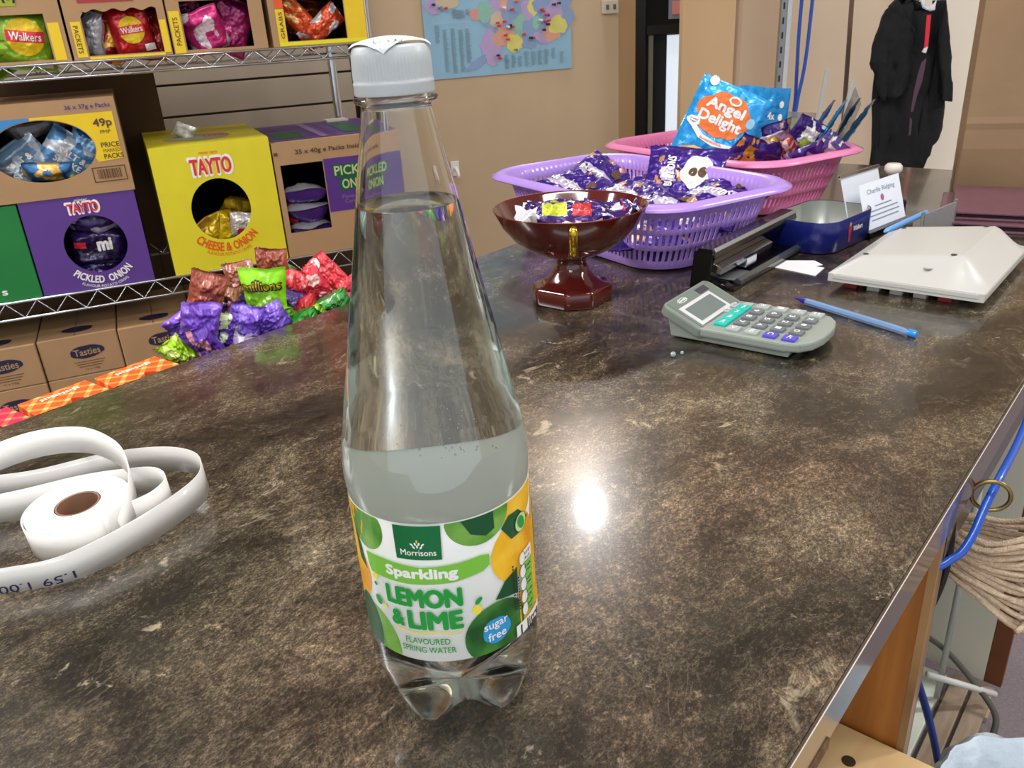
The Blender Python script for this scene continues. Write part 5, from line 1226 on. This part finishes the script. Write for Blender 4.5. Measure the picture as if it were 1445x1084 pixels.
o = box('brown_strip', (.013, .006, 1.5), (1.115, 2.72, -.055), mat('dull_brown_strap', '6f5348', .6), None, .001); o.rotation_euler = (0, math.radians(-2), 0); tag(o, 'thin brown strap hanging against the wall above the pink basket', 'strap')
tray_ = thing('clear_leaflet_rack', 'clear acrylic rack with upright sheets behind the pink basket', 'leaflet rack', (.785, 2.20, -.30), 0)
box('sheet', (.105, .003, .36), (-.045, 0, .0), frost, tray_, .0005, rot=(0, .10, 0)); box('sheet', (.010, .006, .46), (.012, -.01, 0), mat('milky_acrylic', 'cfd0cd', .3, trans=.3), tray_, .001, rot=(0, .10, 0)); box('sheet', (.010, .006, .43), (.085, -.01, 0), mat('milky_acrylic', 'cfd0cd', .3), tray_, .001, rot=(0, .09, 0))
box('green_leaflet', (.055, .003, .10), (-.030, -.012, .245), mat('sage_paper', '8d9a80', .8, var=(60, .3)), tray_, .0005, rot=(0, .10, 0)); box('tray_foot', (.24, .08, .02), (.02, 0, -.02), frost, tray_, .002)
box('stand', (.20, .06, .60), (.02, 0, -.62), black_m, tray_, .002)

# ------------------------------------------------------------------ sweets on the customers' ledge beyond the counter edge
GE = 'sweet packets along the counter edge'
def edge(label, u, v, z, rot, w, h, c1, c2, seed, name='sweet_packet', **kw):
    w *= .82; h *= .82; z = z * .85 - .016 + .006 * (z < .03); p = C(u, v - .006, z); r = (rot[0], rot[1], rot[2] + RROT * .2); kw.setdefault('crink', .0026); kw.setdefault('t', .024)
    t_ = kw.pop('t'); kw['soft'] = True; return crisp(name, label, p, r, w, h, t_, c1, c2, seed, parent_group=GE, cat='sweet packet', back=kw.pop('back', c1), **kw)
edge('lime green sweet packet alone at the left, above the orange box', .412, -.862, .000, (.2, -.55, .5), .036, .052, '9fd01f', 'd6ec8a', 121)
pp = '6c3fb8'
edge('purple sweet packet crumpled at the far left of the purple heap', .447, -.868, .022, (.2, .25, .3), .055, .080, pp, '8f66d6', 122)
edge('purple packet with folded pointed top behind the leftmost one', .462, -.905, .030, (.1, 1.0, .2), .045, .085, '54309c', '7a4fc8', 123)
edge('purple and pink packet drooping over the counter edge', .438, -.845, .004, (.5, -.35, .2), .04, .075, '6236ae', 'e0a0b0', 124)
edge('purple packet with pale green square in the heap', .476, -.862, .010, (.1, .1, -.1), .045, .055, '5c34a6', 'c8d6ba', 125, art=lambda a: a.rect(-.014, .004, .006, .022, ink('pale_green', 'b9c48f')))
edge('bright purple packet fanned open at the centre of the heap', .495, -.850, .014, (.3, .35, .2), .05, .065, '7d52d0', '9a78e6', 126)
edge('purple packet with wing-like flap beside the lime pouch', .522, -.846, .010, (.2, 1.2, .2), .045, .065, '7048c4', '8c68da', 127)
edge('dark plum packet behind the purple heap', .515, -.905, .022, (.1, .2, .1), .055, .060, '3c1766', '54248a', 128)
edge('violet packet right of the lime pouch', .572, -.875, .010, (.3, .5, .3), .05, .060, '4f3580', '6c50a0', 129)
br = '9a4a34'
def lbl(a): a.rect(-.006, -.034, .016, .002, ink('ingredients_grey', 'b9b3b2')); a.up(); a.lines(-.004, -.002, .014, .006, 5, I['grey'], .5)
edge('brown sweet pouch with white ingredients label, left one', .476, -.895, .054, (.1, .35, .1), .052, .090, br, 'b0604a', 130, art=lbl)
edge('brown sweet pouch standing right of the lime pouch', .580, -.905, .056, (.1, .1, -.1), .050, .090, '8c3f2c', 'a85640', 131, art=lbl)
edge('brown sweet pouch peeping above the lime pouch', .540, -.915, .062, (.1, -.1, .1), .048, .055, 'a05a48', 'c08a80', 132)
edge('tan pouch edge between brown pouch and lime pouch', .512, -.900, .030, (.1, .2, .1), .030, .070, 'a0664a', 'b9b08c', 133)
def millions(a):
    a.text('millions', 0, .0255, .048, .014, I['black'], bold=.08); a.up(); a.text('millions', 0, .0258, .046, .0115, ink('millions_gold', 'c9b01c'), bold=.03)
    r = random.Random(3)
    for i in range(16): a.ell(r.uniform(-.02, .02), r.uniform(-.02, .014), .0022, .0022, ink('lime_white', 'd8f5a0'), n=10)
    a.ring(-.008, -.014, .004, .004, .002, I['white'])
edge('upright lime green pouch with black and gold lettering', .536, -.862, .038, (.12, .08, .0), .070, .112, '93e01c', 'a8ea3a', 134, art=millions, crink=.0015, pinch=.12, patt=lambda x, y, s: 0)
edge('lime green pouch lower corner folded at the counter edge', .548, -.850, -.002, (.4, -.3, .2), .045, .045, '86cc1e', '6aa818', 135)
rd = 'd83040'
edge('red sweet packet left of the red heap', .602, -.890, .030, (.3, .3, .1), .05, .07, rd, 'ee6a72', 136)
edge('red sweet packet with white panel in the middle of the heap', .618, -.880, .028, (.2, -.4, .1), .05, .06, 'dc3a48', 'e8b8b4', 137)
edge('pointed red packet with white round badge', .655, -.885, .034, (.15, -.65, .1), .045, .085, 'e0404c', 'ee6068', 138, art=lambda a: a.ell(0, .028, .006, .006, I['white']))
edge('red packet lying low at the counter edge', .588, -.872, .004, (.6, 1.3, .1), .04, .07, 'cc2c38', 'e25a60', 139)
edge('deep pink long packet at the right of the red heap', .660, -.845, .000, (.5, 1.15, .2), .030, .11, 'cc2a6c', 'dd5a90', 140)
edge('pink packet behind the deep pink long one', .690, -.870, .012, (.5, 1.0, .2), .030, .09, 'd8407c', 'e8709c', 141)
gn = '2f8a2c'
edge('green packet lying across the edge left', .555, -.834, -.008, (.4, 1.0, .2), .024, .085, gn, '49a83e', 142)
edge('green packet lying across the edge right', .605, -.838, .002, (.4, 1.1, .2), .028, .085, '2a7a28', '3f9a38', 143)
edge('small bright green corner behind the brown pouch', .603, -.915, .050, (.2, .6, .1), .030, .035, '2fae58', '49c070', 144)
edge('yellow-green packet by the edge under the violet one', .585, -.845, -.006, (.4, 1.1, .2), .028, .055, 'a8cc2c', '5f9a28', 145)
edge('clear and silver wrapper at the front of the purple heap', .480, -.835, -.012, (.4, .4, .2), .04, .040, '9c8cb0', 'd8d0e0', 146)
# checked boxes at the edge
def m_check(name, c1, c2, c3):
    m = bpy.data.materials.new(name); m.use_nodes = True; nt = m.node_tree; N = nt.nodes; L = nt.links; b = N['Principled BSDF']; b.inputs['Roughness'].default_value = .45
    tc = N.new('ShaderNodeTexCoord'); mp = N.new('ShaderNodeMapping'); mp.inputs['Rotation'].default_value = (0, 0, math.radians(38)); mp.inputs['Scale'].default_value = (62, 62, 62); L.new(tc.outputs['Object'], mp.inputs[0])
    sx = N.new('ShaderNodeSeparateXYZ'); L.new(mp.outputs[0], sx.inputs[0])
    outs = []
    for o in (0, 1):
        fr_ = N.new('ShaderNodeMath'); fr_.operation = 'FRACT'; L.new(sx.outputs[o], fr_.inputs[0]); lt = N.new('ShaderNodeMath'); lt.operation = 'LESS_THAN'; lt.inputs[1].default_value = .30; L.new(fr_.outputs[0], lt.inputs[0]); outs.append(lt)
    ad = N.new('ShaderNodeMath'); ad.operation = 'ADD'; L.new(outs[0].outputs[0], ad.inputs[0]); L.new(outs[1].outputs[0], ad.inputs[1]); dv_ = N.new('ShaderNodeMath'); dv_.operation = 'MULTIPLY'; dv_.inputs[1].default_value = .5; L.new(ad.outputs[0], dv_.inputs[0])
    r = N.new('ShaderNodeValToRGB'); r.color_ramp.interpolation = 'CONSTANT'; r.color_ramp.elements[0].color = lin(c1); r.color_ramp.elements[1].position = .75; r.color_ramp.elements[1].color = lin(c3); e = r.color_ramp.elements.new(.4); e.color = lin(c2)
    L.new(dv_.outputs[0], r.inputs[0]); L.new(r.outputs[0], b.inputs['Base Color']); return m
ock = m_check('orange_check_card', 'f0581c', 'f98a3c', 'ffc27a'); rck = m_check('crimson_check_card', 'd01c4a', 'e0584a', 'f5a860')
def chk(label, ua, ub, m):
    t_ = thing('checked_box', label, 'box', C(ua, -.830, -.0485), CROT + math.radians(2), 'checked display boxes on the ledge')
    P = [(-.0235, .002), (-.0245, ub - ua - .004), (.0235, ub - ua - .002), (.0235, (ub - ua) * .72), (.0085, (ub - ua) * .55), (.0235, (ub - ua) * .34), (.0235, 0)]
    prism('box_body', [(x, y) for x, y in P], 0, .0480, m, t_, .0008)
    a_ = Art(top_map, eps=.0003); [a_.rect(-.0125, (ub - ua) * .25 + k * .0036, -.0065 - .001 * (k % 3), (ub - ua) * .25 + k * .0036 + .0024, I['white']) for k in range(11)]; o_ = a_.build('box_print', t_); o_.location = (0, 0, .0482)
chk('orange checked box at the counter edge next to the lime packet', .309, .384, ock)
chk('orange checked box in the middle of the row of three', .2325, .307, ock)
chk('crimson checked box at the left end of the row', .156, .2305, rck)

# ------------------------------------------------------------------ under the staff side of the counter
br_ = mat('aged_brass', '8a774a', .32, metal=.9)
rg = thing('brass_ring', 'brass ring screwed under the edge of the counter with a blue cable through it', 'ring', C(.632, -.0775, -.0335), CROT)
tube('ring_loop', [(.0125 * math.cos(q * PI / 14), .004 * math.cos(q * PI / 14), .0125 * math.sin(q * PI / 14)) for q in range(28)], .0017, br_, rg, 8, closed=True); tube('screw_eye', [(-.0125, -.002, 0), (-.016, -.002, .0)], .002, br_, rg, 8)
o = tube('blue_cable', smooth_path([C(.93, -.079, .006), C(.80, -.079, -.012), C(.72, -.077, -.024), C(.655, -.077, -.028), C(.625, -.079, -.040), C(.600, -.0805, -.055), C(.583, -.087, -.066), C(.570, -.11, -.075), C(.60, -.20, -.09)], 8), .0031, mat('bright_blue_cable', '1b50b4', .3, coat=.4), None, 10); tag(o, 'bright blue cable running along the counter edge through the brass ring', 'cable')
bk_ = tube('black_cable', smooth_path([C(.60, -.095, -.04), C(.597, -.092, -.07), C(.596, -.093, -.10), C(.592, -.099, -.135), C(.588, -.105, -.17)], 6), .0042, black_m, None, 8, flat=.6); tag(bk_, 'short black cable beside the edge of the brown divider panel', 'cable')
# hank of rope
rp = thing('rope_hank', 'hank of beige rope hung in loops under the counter edge', 'rope', C(.70, -.076, -.135), CROT)
rope = mat('beige_rope', 'd8bfa4', .85, bump=(900, 1, .002), var=(250, .2))
rr_ = random.Random(9)
for i in range(16):
    z = .030 - i * .0034 + rr_.uniform(-.0012, .0012); a_ = .040 + rr_.uniform(-.003, .003); b_ = .026 + rr_.uniform(-.003, .003); dx = rr_.uniform(-.003, .003)
    pts = []
    for q in range(26):
        th = 2 * PI * q / 26; x = dx + a_ * math.cos(th); y = b_ * math.sin(th); sag = -.012 * math.cos(th) * (i / 16) - .006 * math.sin(th + i) * .3 + (.010 * (1 - i / 8) * max(0, math.cos(th)) if i < 8 else -.016 * max(0, -math.cos(th)) * 0)
        pts.append((x, y, z + sag + .016 * max(0, math.cos(th)) * (7 - i) / 7))
    tube('rope_turn', pts, .0026, rope, rp, 6, closed=True)
tube('rope_tie', smooth_path([(.036, -.026, .045), (.043, -.02, .0), (.040, -.012, -.03), (.032, -.03, -.04)], 5), .0026, rope, rp, 6)
tube('hook', smooth_path([(-.02, .0, .070), (-.02, .0, .10)], 3), .002, br_, rp, 6)
# upright conduit and white rod behind the first divider
o = tube('grey_conduit', [C(1.36, -.185, FLOOR_Z + .034), C(1.36, -.185, -.034)], .0055, mat('grey_conduit_paint', 'c3c7c2', .45), None, 10); tag(o, 'upright grey conduit pipe under the counter between the divider panels', 'pipe')
o = tube('white_rod', [C(1.31, -.20, -.80), C(1.40, -.10, -.86)], .006, mat('white_rod_plastic', 'd4d4d0', .4), None, 10); tag(o, 'white plastic rod lying across the duckboard end', 'rod')
o = tube('grey_hose', smooth_path([C(1.32, -.24, -.72), C(1.37, -.19, -.78), C(1.38, -.13, -.84), C(1.37, -.09, -.88), C(1.345, -.085, -.912)], 6), .0055, mat('grey_hose_rubber', '55534c', .6), None, 8); tag(o, 'dark grey hose curving down to the floor beside the white rod', 'hose')
o = tube('blue_cable', smooth_path([C(.99, -.21, -.46), C(1.00, -.16, -.56), C(1.02, -.12, -.70), C(.98, -.085, -.80), C(.90, -.06, -.912)], 6), .0055, mat('dull_blue_cable', '2a3f86', .45), None, 8); tag(o, 'dull blue cable running down past the divider panel to the bin', 'cable')
# bin with liner
bn = thing('lined_bin', 'small bin with a pale blue plastic liner folded over its rim', 'bin', C(.808, .012, FLOOR_Z))
lathe('bin_body', [(0, 0), (.085, 0), (.09, .005), (.108, .40), (.105, .40), (.086, .008), (0, .008)], mat('grey_bin', '7c8288', .5), bn, 32, close=False)
liner = mat('pale_blue_liner', 'e6f1fa', .3, trans=.0, coat=.3, var=(20, .08), bump=(30, .6, .01))
def crum(r, z, a, j): return (r + .006 * noise.noise(Vector((math.cos(a) * 4, math.sin(a) * 4, z * 14 + j))), z + .012 * noise.noise(Vector((math.cos(a) * 3, math.sin(a) * 3, j * .8))))
lathe('bin_liner', [(.112, .26), (.113, .33), (.116, .39), (.114, .420), (.104, .430), (.098, .41), (.093, .34), (.088, .2), (.06, .10), (0, .09)], liner, bn, 64, close=False, fn=crum)

# small white hook on the wall seen just right of the bottle's neck
hk = thing('wall_hook', 'small white plastic hook on the tan wall just right of the bottle neck', 'hook', K(.985, .668, -.155), RROT)
box('hook_plate', (.030, .006, .050), (0, .004, -.01), white, hk, .002)
tube('hook_arm', smooth_path([(0, 0, .018), (0, -.02, .006), (0, -.026, -.006), (0, -.02, -.014)], 5), .006, white, hk, 8)
